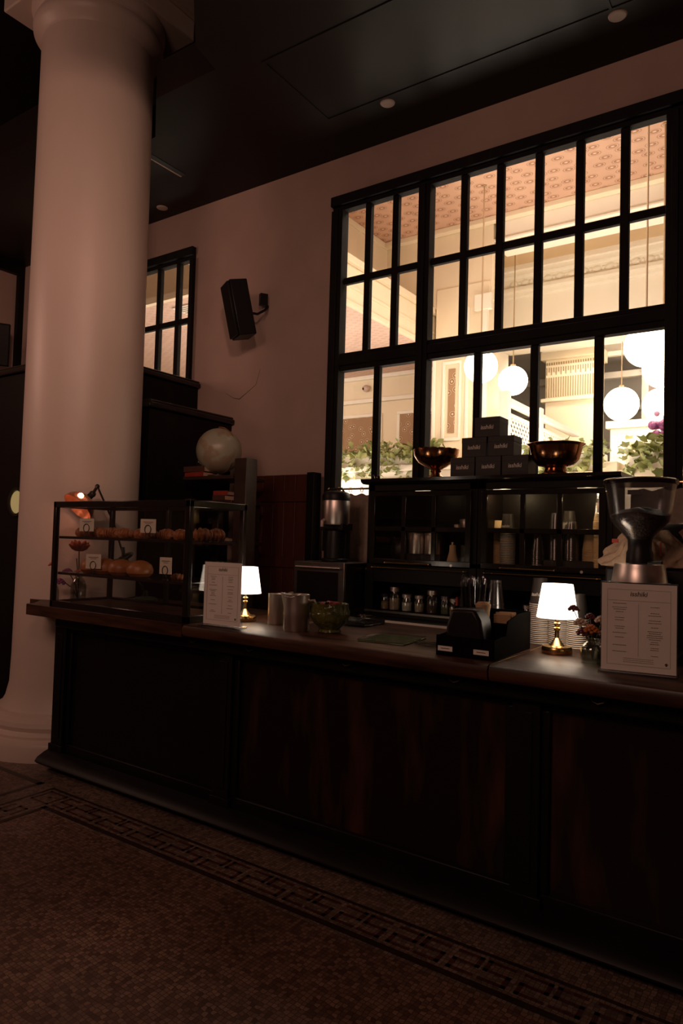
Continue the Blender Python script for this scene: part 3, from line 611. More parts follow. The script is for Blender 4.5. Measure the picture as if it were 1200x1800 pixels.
# flowers behind the case
def vase_body(m, r, h, neck):
    m.shell([(r*.9, 0), (r, .006), (r, h*.6), (r*.75, h*.78), (neck, h*.88), (neck, h*.97), (neck*1.25, h), (neck*.9, h*.99), (neck*.85, h*.88), (r*.7, h*.76), (r*.93, h*.58), (r*.93, .012), (0.001, .010)], n=28)
def bloom(f, c, r, n=22, flat=.7):
    for i in range(n):
        a = i*2.4; rr = r*math.sqrt((i+.5)/n); q = Vector((math.cos(a)*rr, math.sin(a)*rr, r*flat*(1-(rr/r)**2)))
        f.sphere((c[0]+q.x, c[1]+q.y*.8, c[2]+q.z), r*.26, 7, (1, 1, .8))
fv = thing('flower_vase', 'glass vase of coral orange and wine flowers behind the left end of the pastry case', 'vase', (-3.60, 2.53, .92))
m = MB(); vase_body(m, .045, .17, .022); m.build('vase', clear_glass, fv)
m = MB()
for (x, y, z) in ((.02, -.02, .31), (-.07, -.03, .19), (-.03, .0, .26), (.0, .0, .17), (-.10, -.06, .14)): m.tube([(0, 0, .02), (x*.3, y*.3, z*.6), (x, y, z)], .003, 6)
m.build('stems', stem_m, fv)
m = MB()
for k in range(16):
    a = k*2.4; R_ = Matrix.Rotation(a, 4, 'Z') @ Matrix.Rotation(.45+.04*k, 4, 'X')
    m.lathe([(0.001, 0), (.012, .02), (.015, .045), (.006, .07), (0.001, .075)], (.02, -.02, .305), 8, R_)
m.build('coral_flower', petal_coral, fv)
for c_ in ((-.07, -.03, .17), (-.10, -.06, .11)): m = MB(); bloom(m, c_, .036); m.build('wine_flower', petal_purple, fv)
m = MB(); bloom(m, (.01, -.01, .165), .036); m.build('dried_flower', petal_coral, fv)
fv2 = thing('flower_vase', 'slim bottle with small red flower peeking out left of the pastry case', 'vase', (-3.60, 2.375, .92))
m = MB(); vase_body(m, .024, .13, .011); m.build('vase', clear_glass, fv2); MB().tube([(0, 0, .02), (.0, 0, .15), (-.025, -.0, .225)], .002, 6).build('stem', stem_m, fv2)
m = MB(); bloom(m, (-.025, 0, .222), .026); m.build('red_flower', petal_coral, fv2)

# ================================================================== SIGNS, LAMPS AND SMALL THINGS ON THE COUNTER
def menu(x, y, rz, w_, h_, lab, seed):
    rnd = random.Random(seed)
    p = thing('menu_stand', lab, 'menu', (x, y, .92), rz)
    MB().box(-w_/2-.004, w_/2+.004, -.006, .006, .006, h_).build('acrylic_holder', clear_plastic, p); MB().box(-w_/2-.008, w_/2+.008, -.035, .035, 0, .008).build('foot', clear_plastic, p)
    MB().box(-w_/2, w_/2, -.0074, -.0064, .010, h_-.004).build('sheet', paper, p)
    m = MB(); yy0, yy1 = -.0082, -.0074
    def bx(a, b_, c, d): m.box(a, b_, yy0, yy1, c, d)
    fx = w_/2-.018; t_ = .0005
    for (a, b_, c, d) in ((-fx, fx, .03, .03+t_), (-fx, fx, h_-.024, h_-.024+t_), (-fx, -fx+t_, .03, h_-.024), (fx-t_, fx, .03, h_-.024), (-fx, fx, h_*.80, h_*.80+t_), (-.0003, .0003, h_*.2, h_*.77)): bx(a, b_, c, d)
    for s_ in (-1, 1):
        z = h_*.765; cxx = s_*w_*.235-.004
        while z > h_*(.18 if s_ > 0 else .2):
            q = rnd.random()
            if q < .72:
                L_ = rnd.uniform(.008, .024)*w_/.216; a = cxx-L_
                while a < cxx+L_: e = min(a+rnd.uniform(.003, .007), cxx+L_); bx(a, e, z, z+.0016); a = e+.0012
            z -= rnd.choice((.0065, .0065, .008, .013))
    for k_ in range(3):
        a = -.04*w_/.2
        while a < .04*w_/.2: bx(a, a+.005, .052-k_*.006, .053-k_*.006); a += .0062
    bx(fx-.014, fx-.009, .036, .046); bx(fx-.0165, fx-.0065, .040, .043)
    m.build('print', dark_ink, p)
    text('heading', 'isshiki', .021*w_/.216, dark_ink, p, (0, -.0078, h_*.875), ext=.0004)
menu(-2.258, 2.352, .05, .222, .300, 'acrylic menu stand holding a cream sheet, at the left beside the pastry case', 3)
menu(-.486, 2.462, .15, .228, .302, 'large acrylic menu stand at the right end of the counter before the grinder', 5)

def table_lamp(x, y, lab):
    p = thing('table_lamp', lab, 'lamp', (x, y, .92), group='small brass table lamps with white shades')
    MB().lathe([(.056, 0), (.058, .004), (.058, .022), (.054, .028), (.030, .031), (.026, .036), (.014, .052), (.009, .060)], n=40).build('base', brass, p)
    MB().lathe([(.009, .058), (.0085, .088), (.013, .092), (.013, .098), (.008, .102), (.009, .106), (.013, .110), (.013, .116), (.008, .120), (.009, .150)], n=24).build('stem', brass, p)
    s_ = MB(); s_.shell([(.078, .138), (.058, .268), (.0565, .268), (.0765, .138), (.078, .138)], n=48); s_.build('lamp_shade', shade_lit, p)
    MB().lathe([(.0, .150), (.015, .15), (.015, .165), (.0, .165)], n=16).sphere((0, 0, .185), .018, 14).build('bulb', iron, p)
    spot_pt('table_lamp_bulb', (x, y, .92+.215), .07, (1, .66, .42), .025)
table_lamp(-2.345, 2.60, 'small brass table lamp with glowing white shade, behind the left menu stand')
table_lamp(-.833, 2.72, 'small brass table lamp with glowing white shade, right of the black caddy')

# steel vessels
p = thing('steel_pitcher', 'plain straight steel beaker, the smaller left one beside the lamp', 'pitcher', (-2.158, 2.62, .92))
MB().shell([(.001, 0), (.040, 0), (.0425, .006), (.0425, .142), (.044, .146), (.0415, .146), (.0405, .142), (.0405, .008), (.001, .006)], n=48).build('body', steel, p)
p = thing('steel_pitcher', 'larger round steel pitcher with spout and handle, right of the plain beaker', 'pitcher', (-1.942, 2.50, .92))
def spout(k, a, r, z):
    d = abs(((a-3.6+PI) % (2*PI))-PI); e = math.exp(-(d/.35)**2); f_ = max(0, (z-.10)/.06)
    return r+.018*e*f_, z+.006*e*f_
MB().shell([(.001, 0), (.055, 0), (.059, .008), (.059, .10), (.057, .155), (.058, .164), (.055, .164), (.054, .155), (.056, .10), (.056, .01), (.001, .008)], n=56, wob=spout).build('body', steel, p)
MB().tube([(.050, .026, .135), (.070, .036, .140), (.080, .042, .115), (.080, .042, .07), (.072, .037, .04), (.050, .026, .035)], .006, 8).build('handle', steel, p)
MB().tube([(-.052, -.026, .168), (-.025, -.058, .155), (.01, -.060, .152), (.046, -.034, .168)], .0025, 6).build('wire', steel, p)
# green glass bowl with red and black packets
p = thing('glass_bowl', 'green cut glass footed bowl holding red packets, beside the steel pitcher', 'bowl', (-1.80, 2.56, .92))
def scal(k, a, r, z): return r*(1+.025*math.sin(a*14)*(1 if k > 2 else 0)), z
MB().shell([(.001, .004), (.046, 0), (.052, .006), (.046, .016), (.052, .026), (.074, .044), (.086, .072), (.088, .094), (.080, .118), (.082, .130), (.077, .130), (.074, .118), (.081, .094), (.079, .074), (.068, .052), (.001, .034)], n=70, wob=scal).build('body', green_glass, p)
pk = thing('snack_packets', 'red and black wrapped packets lying in the green glass bowl', 'packets', (-1.80, 2.56, 1.035)); pk['group'] = 'wrapped packets'
a_ = MB(); b_ = MB()
for i in range(9):
    ang = i*.7; m_ = a_ if i % 3 else b_; M = Matrix.Rotation(ang, 4, 'Z') @ Matrix.Rotation(random.uniform(-.25, .25), 4, 'X') @ Matrix.Scale(.8, 4)
    x0 = random.uniform(-.02, .02); vs = [(-.032, -.02, 0), (.032, -.02, 0), (.032, .02, 0), (-.032, .02, 0), (-.03, -.018, .009), (.03, -.018, .009), (.03, .018, .009), (-.03, .018, .009)]
    m_.add([tuple(M @ Vector(v_)+Vector((x0, x0*.5, .002*i))) for v_ in vs], [(3, 2, 1, 0), (4, 5, 6, 7), (0, 1, 5, 4), (1, 2, 6, 5), (2, 3, 7, 6), (3, 0, 4, 7)])
a_.build('red_packets', book_red, pk)['label'] = 'red wrapped packets'; b_.build('black_packets', black_plastic, pk)['label'] = 'black wrapped packets'
# trays and plates in the middle of the counter
p = thing('glass_plate', 'flat green glass plate with rolled rim lying on the counter left of the caddy', 'plate', (-1.475, 2.56, .92), .1)
m = MB(); m.box(-.105, .105, -.12, .12, 0, .006); m.build('plate', green_plate, p, bev=.003); m = MB()
m.tube([(-.105, -.12, .007), (.105, -.12, .007), (.112, 0, .008), (.105, .12, .009), (-.105, .12, .009), (-.112, 0, .008)], .003, 6, True); m.build('rim', clear_glass, p)
MB().box(-.03, -.0, -.10, -.088, .006, .0075).build('gold_mark', brass, p)
p = thing('glass_plate', 'clear round glass plate between the green plate and the black caddy', 'plate', (-1.272, 2.55, .92))
MB().lathe([(.001, 0), (.06, 0), (.082, .007), (.084, .010), (.078, .009), (.058, .004), (.001, .004)], n=40).build('plate', clear_glass, p)
p = thing('serving_tray', 'low black tray at the back edge of the counter behind the green plate', 'tray', (-1.93, 2.92, .92), -.05)
MB().box(-.17, .15, -.09, .09, 0, .010).build('tray', black_gloss, p, bev=.004)
MB().box(-.17, .15, -.09, -.083, .010, .022).box(-.17, .15, .083, .09, .010, .022).build('rim', black_gloss, p)
wr = MB(); 
for i in range(13):
    a = i*.9; q = [Vector((random.uniform(-.055, .055), random.uniform(-.04, .04), random.uniform(0, .038))) for _ in range(4)]; wr.quad(*[tuple(v_) for v_ in q])
tag(wr.build('plastic_wrapper', wrap_plastic, loc=(-1.83, 2.90, .934), fixn=False), 'crumpled clear plastic wrapper lying on the black tray', 'wrapper')
# black caddy with straws, lids, napkins
cx, cy = -1.055, 2.36; cdw = .225; cdd = .40
p = thing('counter_caddy', 'black organiser caddy with two small white labels on the counter', 'caddy', (-1.168, 2.352, .92), .02)
m = MB(); m.box(0, cdw, 0, cdd, 0, .006); m.box(0, cdw, 0, .006, .006, .075); m.box(0, cdw, .15, .156, .006, .12); m.box(0, cdw, cdd-.006, cdd, .006, .150)
for x in (0, cdw-.006): m.prism([(0, .006), (cdd, .006), (cdd, .15), (.26, .15), (.14, .13), (.12, .078), (0, .072)], x, x+.006, 'x')
m.box(cdw*.55, cdw*.55+.005, .156, cdd, .006, .13); m.build('tray', caddy_black, p, bev=.001)
for x in (.008, .148):
    MB().box(x, x+.058, -.0016, 0, .018, .036).build('label', paper, p); MB().box(x+.012, x+.046, -.0022, -.0016, .026, .0285).build('lettering', dark_ink, p)
p2 = thing('lid_dispenser', 'glossy black curved lid holder sitting in the front of the caddy', 'holder', (-1.065, 2.43, .926))
m = MB(); pts = [(-.085, .02), (-.082, .10), (-.062, .165), (.03, .17), (.055, .13), (.07, .05), (.07, 0), (-.085, 0)]
m.prism(pts, -.045, .06, 'y'); m.build('hood', black_plastic, p2, bev=.012)
MB().tube([(-.078, -.048, .075), (-.06, -.058, .062), (-.02, -.062, .058), (.03, -.06, .056), (.062, -.05, .05)], .004, 6).build('lip', black_gloss, p2)
sh_ = thing('straw_holder', 'tall clear cup at the back of the caddy packed with wrapped black straws', 'cup', (-1.125, 2.56, .926))
MB().shell([(.001, 0), (.058, 0), (.066, .16), (.064, .16), (.056, .003), (.001, .003)], n=32).build('cup', black_gloss, sh_)
s0 = None; lab = 'black drinking straw in clear wrapper standing in the tall cup of the caddy'
for i in range(38):
    a = i*2.4; rr = .046*math.sqrt((i+.5)/38); x, y = rr*math.cos(a), rr*math.sin(a); hh = .262+random.uniform(-.012, .012)
    if s0 is None:
        s0 = thing('wrapped_straw', lab, 'straw', (0, 0, 0), group='wrapped straws in the caddy cup')
        MB().cyl(0, 0, 0, .245, .0046, n=7).build('straw', black_plastic, s0); m = MB(); m.shell([(.0053, 0), (.0053, .246), (.0075, .258), (.0065, .264), (.0015, .272)], n=7); m.build('wrapper', wrap_plastic, s0); s_ = s0
    else: s_ = dup(s0)
    s_.location = (-1.125+x*1.02, 2.56+y*1.02, .931); s_.rotation_euler = (-y*1.6, x*1.6, a); s_.scale = (1, 1, hh/.262)
nb = None
for i in range(7):
    lab = 'kraft paper napkin in the caddy, '+(ORD[i]+' from the front' if i else 'the front one')
    if nb is None: nb = tag(MB().box(-.032, .032, -.0012, .0012, 0, .138).build('napkin', kraft, bev=.001), lab, 'napkin', 'kraft napkins in the caddy'); s_ = nb
    else: s_ = nb.copy(); C.objects.link(s_)
    s_['label'] = 'kraft paper napkin in the caddy, '+(ORD[i]+' from the front' if i else 'the front one')
    s_.location = (-1.01+.004*(i % 2), 2.60+i*.010, .927+.003*(i % 3)); s_.rotation_euler = (.08*random.random(), 0, .25+.1*random.random())
s_ = tag(MB().lathe([(.001, 0), (.020, 0), (.026, .15), (.03, .175), (.02, .185), (.001, .18)], n=14).build('sugar_sachets', kraft, loc=(-1.06, 2.53, .928)), 'brown paper bundle poking up beside the straws in the caddy', 'sachets')
# cup stacks
def cup_mesh(r0, r1, h, m_, name='paper_cup', extra=None):
    m = MB(); m.shell([(.001, .006), (r0*.97, .006), (r0, 0), (r1, h-.0045), (r1+.0026, h-.0040), (r1+.0032, h-.001), (r1+.0010, h+.0002), (r1-.001, h-.002), (r0-.001, .008), (.001, .008)], n=28)
    k = 28; nb = [4, 5]
    if len(m_) > 1: m.m = [1 if (i//k) >= 3 else 0 for i in range(len(m.f))]
    return m.build(name, m_)
def stack(x, y, z, n, pitch, proto_, what, where, inv=True):
    for i in range(n):
        if 'placed' not in proto_: c_ = proto_; proto_['placed'] = 1
        else: c_ = proto_.copy(); C.objects.link(c_)
        if c_ is not proto_:
            for ch in proto_.children: d_ = ch.copy(); C.objects.link(d_); d_.parent = c_
        h = proto_['h']; c_.location = (x, y, z+h+i*pitch) if inv else (x, y, z+i*pitch); c_.rotation_euler = (PI if inv else 0, 0, 0 if proto_.children else i*.4)
        c_['label'] = what if n == 1 else '%s, %s from the bottom of %s' % (what, ORD[i] if i else 'lowest', where) if i*2 < n else '%s, %s from the top of %s' % (what, ORD[n-1-i] if i < n-1 else 'uppermost', where)
        c_['label'] = c_['label'].replace('lowest from the bottom', 'lowest cup').replace('uppermost from the top', 'top cup')
        c_['category'] = 'cup'; c_['group'] = 'cups in '+where
bc = cup_mesh(.029, .0415, .105, [black_cup, paper_cup]); bc['h'] = .105
stack(-.978, 2.95, .92, 21, .0082, bc, 'white rimmed cup', 'the stack left of the lamp')
stack(-.895, 2.95, .92, 16, .0082, bc, 'white rimmed cup', 'the stack directly behind the lamp')
stack(-.812, 2.93, .92, 15, .0082, bc, 'white rimmed cup', 'the stack nearest the flowers')
kc = cup_mesh(.029, .0415, .105, [black_cup], 'printed_cup'); kc['h'] = .105
text('print', 'isshiki', .020, white_ink, kc, (0, .0372, .070), rot=(-PI/2-.12, 0, 0), shear=.1)
stack(-.978, 2.95, .92+21*.0082, 1, .008, kc, 'dark printed paper cup upside down on top of the stack left of the lamp', 'the top of the stack left of the lamp')
gc = cup_mesh(.026, .038, .11, [clear_plastic], 'clear_cup'); gc['h'] = .11
stack(-1.19, 2.98, .92, 9, .018, gc, 'clear plastic cup', 'the tall stack behind the straws')
sm = cup_mesh(.02, .03, .06, [paper_cup], 'small_cup'); sm['h'] = .06
stack(-1.30, 3.0, .92, 5, .02, sm, 'small white cup', 'the short stack behind the straws')
stack(-1.075, 3.0, .92, 1, .02, sm, 'small white cup lying low between caddy and cup stacks', 'the gap beside the caddy')
# flowers in glass by the right menu
fv = thing('flower_vase', 'small clear glass bottle vase with dried orange, cream and wine flowers before the lamp', 'vase', (-.667, 2.60, .92))
m = MB(); vase_body(m, .042, .085, .020); m.build('vase', clear_glass, fv)
MB().shell([(.001, .008), (.038, .008), (.038, .045), (.001, .045)], n=24).build('water', clear_glass, fv)
st_ = [(-.07, 0, .185), (-.045, .0, .135), (.0, -.02, .115), (.03, .0, .150), (-.035, .01, .10), (.045, .02, .10), (-.015, .02, .16)]
m = MB()
for q in st_: m.tube([(0, 0, .012), (q[0]*.2, q[1]*.3, .07), q], .0016, 5)
m.build('stems', stem_m, fv)
for q, mm, r_, nm in zip(st_, (petal_wine, petal_cream, petal_orange, petal_cream, petal_wine, petal_wine, petal_wine), (.020, .024, .026, .024, .026, .028, .018), ('wine_flower', 'cream_flower', 'orange_flower', 'cream_flower', 'wine_flower', 'wine_flower', 'wine_flower')):
    m = MB(); bloom(m, (q[0], q[1], q[2]-.004), r_, 24, .9); m.build(nm, mm, fv)
fv = thing('glass_vase', 'second small clear glass jar half hidden behind the right menu stand', 'vase', (-.615, 2.585, .92))
m = MB(); m.shell([(.03, 0), (.034, .004), (.034, .065), (.026, .078), (.028, .085), (.025, .084), (.023, .077), (.031, .064), (.031, .008), (.001, .008)], n=28); m.build('jar', clear_glass, fv)

# ---- coffee grinder with hopper
gx, gy = -.563, 2.86
p = thing('coffee_grinder', 'large coffee grinder with clear bean hopper behind the right menu stand', 'coffee grinder', (gx, gy, .92))
MB().box(-.12, .14, -.14, .16, 0, .03).box(-.10, .10, -.06, .14, .03, .24).box(-.035, .035, -.13, -.05, .17, .24).build('body', black_plastic, p, bev=.012)
MB().lathe([(.102, .24), (.104, .285), (.100, .29), (.093, .34), (.090, .355), (.05, .358)], n=48).build('steel_collar', steel, p)
MB().lathe([(.108, .235), (.110, .285), (.103, .287)], n=40).build('collar_ring', black_plastic, p)
MB().lathe([(.05, .356), (.048, .40), (.043, .41), (.043, .445), (.05, .46)], n=32).build('neck', black_plastic, p)
MB().lathe([(.001, .452), (.045, .455), (.070, .485), (.102, .520), (.108, .545), (.075, .560), (.02, .568), (.001, .569)], n=40, wob=lambda k, a, r, z: (r, z+.006*math.sin(3*a)*(k > 3))).build('beans', beans, p)
MB().shell([(.046, .45), (.074, .485), (.106, .52), (.112, .55), (.129, .66), (.131, .668), (.127, .668), (.109, .55), (.103, .522), (.07, .488), (.042, .453)], n=56).build('hopper', clear_plastic, p)
MB().lathe([(.134, .660), (.136, .664), (.136, .676), (.128, .682), (.03, .688), (.001, .688)], n=56).build('lid', black_gloss, p)
MB().box(-.02, .030, -.1255, -.122, .615, .632).build('plate_label', iron, p)
MB().tube([(.05, -.10, .362), (.10, -.12, .366)], .006, 8).build('adjustment_lever', black_plastic, p)
# crumpled coffee bag behind the grinder
mh = thing('machine_housing', 'plain black machine housing behind the grinder, under the crumpled beige bag', 'machine', (-.57, 3.07, .92))
MB().box(-.16, .15, -.05, .01, 0, .335).build('housing', black_plastic, mh, bev=.01); MB().box(-.12, .10, -.056, -.05, .02, .12).build('front_panel', black_gloss, mh)
bg = thing('coffee_bag', 'crumpled beige bag with red print lying on the black housing behind the grinder', 'bag', (-.575, 3.055, 1.256))
ht = MB(); nx, nz = 34, 14; vs = []; fs = []
for j in range(nz):
    for i in range(nx):
        a = 2*PI*i/nx; u = j/(nz-1); r = .175*(1-.55*u**2)*(1+.13*math.sin(4*a+u*5)+.09*math.sin(9*a-u*11)+.05*math.sin(15*a+3*u))
        vs.append((r*math.cos(a), r*math.sin(a)*.30, .135*u+.035*u*math.sin(3*a+.6)+.010*math.sin(8*a+u*9)*u))
for j in range(nz-1):
    for i in range(nx): k_ = (i+1) % nx; fs.append((j*nx+i, j*nx+k_, (j+1)*nx+k_, (j+1)*nx+i))
ht.add(vs, fs+[tuple((nz-1)*nx+i for i in range(nx)), tuple(reversed(range(nx)))]); o_ = ht.build('sack', burlap, bg); ss = o_.modifiers.new('s', 'SUBSURF'); ss.levels = 1; ss.render_levels = 1
MB().box(-.125, -.10, -.048, -.042, .10, .116).build('red_print', red_ink, bg); MB().box(.058, .064, -.050, -.044, .05, .11).build('red_print', red_ink, bg)

# ================================================================== BACK COUNTER, HUTCH, MICROWAVE
bc_ = thing('back_counter', 'black back counter with pale steel front edge beneath the glazed hutch', 'counter', (-2.0, 3.53, 0))
MB().box(-.95, 4.5, .04, .56, .08, .852).box(-.95, 4.5, .08, .56, 0, .08).build('carcass', black_wood, bc_)
MB().box(-.95, 4.5, 0, .56, .852, .870).build('top', black_gloss, bc_, bev=.002)
MB().box(-.95, 4.5, -.006, 0, .850, .872).build('steel_edge', steel_edge, bc_)
for x in (-.95, -.1, .75, 1.6): MB().box(x+.02, x+.82, .028, .04, .12, .83).build('door', black_wood, bc_, bev=.004)

HY = 3.72
def hutch(x0, x1, lab, lower_jars=True):
    h = thing('glazed_cabinet', lab, 'cabinet', (x0, HY, .89)); w_ = x1-x0; D = .265
    m = MB(); T = .03
    m.box(0, .05, 0, D, .012, .80); m.box(w_-.05, w_, 0, D, .012, .80); m.box(0, w_, D-.012, D, .012, .80); m.box(0, w_, 0, D, .30, .33); m.box(0, w_, 0, D, .755, .80); m.box(0, w_, .0, D, -.020, .014)
    m.box(.05, w_-.05, 0, .02, .18, .30); m.box(.05, w_-.05, 0, D, .18, .195)
    m.build('body', black_wood, h, bev=.003)
    MB().box(.05, w_-.05, .04, D-.012, .515, .523).build('inner_shelf', black_wood, h)
    MB().box(.0, w_, -.012, 0, .004, .016).build('bottom_lip', steel_dark, h)
    d = MB(); dx0, dx1, z0, z1 = .03, w_-.03, .305, .75; gz0, gz1 = .336, .722
    g0, g1 = dx0+.035, dx1-.035; pw = (g1-g0)/3; zm = .521
    d.box(dx0, dx1, -.022, 0, z0, gz0); d.box(dx0, dx1, -.022, 0, gz1, z1); d.box(dx0, g0, -.022, 0, gz0, gz1); d.box(g1, dx1, -.022, 0, gz0, gz1)
    d.box(g0, g1, -.02, -.004, zm-.014, zm+.014)
    for k_ in (1, 2): d.box(g0+pw*k_-.014, g0+pw*k_+.014, -.02, -.004, gz0, gz1)
    dd = d.build('door', black_gloss, h, bev=.002)
    MB().box(g0-.005, g1+.005, -.013, -.010, gz0-.005, gz1+.005).build('glass_pane', hutch_glass, dd)
    c_ = w_*.41; hd = MB()
    hd.tube([(c_-.15, -.038, .312), (c_, -.040, .312), (c_+.15, -.038, .312)], [.0045, .006, .0045], 8); hd.sphere((c_-.15, -.036, .312), .007, 10); hd.sphere((c_+.15, -.036, .312), .007, 10)
    for s_ in (-.13, .13): hd.tube([(c_+s_, -.038, .312), (c_+s_, -.02, .312)], .004, 6)
    hd.build('handle', brass, dd)
    MB().lathe([(.0, -.008), (.007, -.008), (.008, 0)], n=14, c=(w_*.80, -.024, .312), mtx=Matrix.Rotation(PI/2, 4, 'X')).build('lock', steel, dd)
    r = MB(); r.tube([(.05, -.018, .280), (w_-.05, -.018, .280)], .004, 8); r.sphere((.052, -.018, .280), .0075, 10); r.sphere((.10, -.018, .280), .006, 8); r.sphere((w_-.07, -.018, .280), .0075, 10); r.tube([(.052, -.018, .280), (.052, 0, .280)], .004, 6); r.tube([(w_-.07, -.018, .280), (w_-.07, 0, .280)], .004, 6)
    r.build('towel_rail', brass, h)
    return h
hutch(-2.345, -1.605, 'left half of the black glazed wall cabinet, holding steel canisters')
hutch(-1.602, -.862, 'right half of the black glazed wall cabinet, holding stacks of paper cups')
cw = thing('cabinet_cornice', 'black moulded cornice board lying across the top of both glazed cabinets', 'cornice', (-1.6, HY, 1.69))
m = MB(); prof = [(-.02, 0), (-.045, .012), (-.05, .03), (.275, .03), (.275, 0)]; m.prism(prof, -.775, .785, 'x'); m.build('moulding', black_gloss, cw)
for x in (-.70, -.66): MB().cyl(x, -.02, .03, .045, .010, n=12).sphere((x, -.02, .047), .009, 8).build('peg', black_gloss, cw)

for lx, pw_ in ((-1.97, .16), (-1.47, 1.3), (-1.0, 1.5)):  # strips and points added to brighten the cups and canisters, not known fixtures
    q = thing('cabinet_fill', 'added warm fill strip inside the glazed cabinet ' + ('above the steel canisters' if lx < -1.9 else 'above the white rimmed cup stack' if lx < -1.2 else 'above the tallest kraft cup stack'), 'light', (lx, 3.745, 1.644), group='added fill strips inside the glazed cabinets')
    MB().box(-.05, .05, -.005, .005, -.006, 0).build('strip', fill_strip_m, q); spot_pt('cabinet_fill_point', (lx, 3.76, 1.625), pw_, (1, .74, .42), .012)
# contents of the left cabinet
def canister(x, y, z, r, h, lab, mm=steel):
    p = thing('steel_canister', lab, 'canister', (x, y, z), group='steel canisters in the left cabinet')
    MB().lathe([(r, 0), (r+.001, .004), (r+.001, h-.01), (r, h)], n=36).build('body', mm, p); MB().lathe([(r+.002, h-.002), (r+.002, h+.012), (r*.4, h+.016), (.001, h+.016)], n=36).build('lid', mm, p); return p
canister(-2.03, 3.80, 1.262, .052, .115, 'brushed steel canister, left of the pair behind the middle pane')
canister(-1.92, 3.80, 1.262, .052, .115, 'brushed steel canister, right of the pair behind the middle pane')
tag(MB().box(-.115, .115, -.06, .06, 0, .038).build('black_box', black_matte, loc=(-1.975, 3.83, 1.222)), 'flat black box under the pair of steel canisters', 'box')
canister(-1.735, 3.84, 1.414, .030, .05, 'small steel cup with lid on the inner shelf, nearest the middle post')
canister(-1.80, 3.88, 1.414, .022, .02, 'tiny steel pot on the inner shelf left of the small steel cup')
p = thing('tea_whisk', 'gold coloured conical whisk stand behind the lower right pane of the left cabinet', 'utensil', (-1.792, 3.80, 1.222))
MB().lathe([(.034, 0), (.033, .01), (.020, .06), (.019, .095), (.016, .10), (.001, .10)], n=30).build('cone', kraft_cup, p); MB().lathe([(.009, .10), (.010, .118), (.001, .12)], n=12).build('tip', brass, p)
p = thing('glass_kettle', 'dark round glass kettle behind the lower left pane of the left cabinet', 'kettle', (-2.17, 3.86, 1.222))
MB().lathe([(.05, 0), (.07, .03), (.072, .08), (.055, .12), (.04, .13), (.001, .135)], n=30).build('body', iron, p); MB().tube([(-.055, 0, .10), (-.06, 0, .16), (0, 0, .185), (.06, 0, .16), (.055, 0, .10)], .005, 8).build('handle', iron, p)
p = thing('tea_tin', 'dark green tin with small bright label behind the whisk stand', 'tin', (-1.71, 3.88, 1.222)); MB().box(-.05, .05, -.04, .04, 0, .10).build('body', green_iron, p, bev=.004); MB().box(-.008, .008, -.042, -.04, .06, .076).build('label', paper, p)
# cup stacks in the right cabinet
Z0 = 1.222
kc2 = cup_mesh(.029, .0405, .105, [kraft_cup], 'kraft_cup'); kc2['h'] = .105
stack(-1.452, 3.80, Z0, 21, .0086, bc, 'white rimmed cup', 'the ribbed stack left in the right cabinet')
stack(-1.452, 3.80, Z0+21*.0086, 1, .008, kc, 'dark printed cup on top of the ribbed stack in the right cabinet', 'the top of the ribbed stack')
stack(-1.545, 3.88, Z0, 18, .0086, kc2, 'kraft cup', 'the far left stack in the right cabinet')
stack(-1.275, 3.80, Z0, 7, .012, gc, 'clear cup', 'the short stack behind the middle pane')
stack(-1.275, 3.80, Z0+.0, 3, .012, sm, 'small white cup inside clear ones', 'the short clear stack')
stack(-1.185, 3.82, Z0+.035, 17, .0092, gc, 'clear cup', 'the tall stack behind the middle pane')
stack(-1.145, 3.93, Z0+.10, 12, .0095, kc, 'dark printed cup', 'the rear stack behind the middle pane')
stack(-1.09, 3.80, Z0+.035, 9, .0125, gc, 'clear cup', 'the stack beside the kraft cups')
stack(-.998, 3.82, Z0+.035, 7, .010, kc2, 'plain kraft cup', 'the short kraft stack')
stack(-.935, 3.79, Z0, 29, .0086, kc2, 'kraft cup', 'the tallest stack, right cabinet end')
stack(-.935, 3.79, Z0+29*.0086, 3, .02, gc, 'clear cup', 'the clear cups topping the tallest kraft stack')
tag(MB().box(-.14, .14, -.09, .09, 0, .033).build('riser_board', black_matte, loc=(-1.09, 3.85, Z0)), 'low black riser under the clear and kraft cups inside the right cabinet', 'riser')
# jars under the left cabinet
def jar(x, y, r, h, mm, lid, lab, neck=.8):
    p = thing('spice_jar', lab, 'jar', (x, y, .9045), group='jars on the open shelf under the left cabinet')
    MB().shell([(r*.95, 0), (r, .004), (r, h*.62), (r*neck, h*.74), (r*neck, h*.80), (r*neck-.002, h*.79), (r*.94, h*.6), (r*.94, .006), (.001, .006)], n=26).build('glass', clear_glass, p)
    MB().lathe([(r*.88, .008), (r*.88, h*.5), (.001, h*.52)], n=22).build('contents', mm, p)
    MB().lathe([(r*neck+.003, h*.80), (r*neck+.003, h*.97), (r*neck*.7, h), (.001, h)], n=24).build('lid', lid, p)
jar(-2.232, 3.77, .028, .105, kraft, black_plastic, 'squat jar of orange brown powder, leftmost on the open shelf', .92)
jar(-2.165, 3.775, .037, .150, petal_cream, steel, 'tall pale jar with bright label, second from the left on the open shelf')
jar(-2.075, 3.77, .034, .110, paper, steel, 'jar with two steel bands on its lid, third from the left')
jar(-1.99, 3.77, .032, .108, petal_cream, steel, 'bright steel topped jar in the middle of the open shelf')
jar(-1.905, 3.775, .037, .145, book_brown, steel, 'tall dark jar with rounded lid, right of the middle of the shelf')
jar(-1.825, 3.785, .030, .115, green_plate, steel_dark, 'jar of green leaves on the open shelf')
jar(-1.76, 3.765, .028, .105, petal_cream, steel, 'small pale jar left of the red box')
jar(-1.70, 3.77, .028, .12, kraft, black_plastic, 'jar with flat black lid at the right end, beside the straw cup')
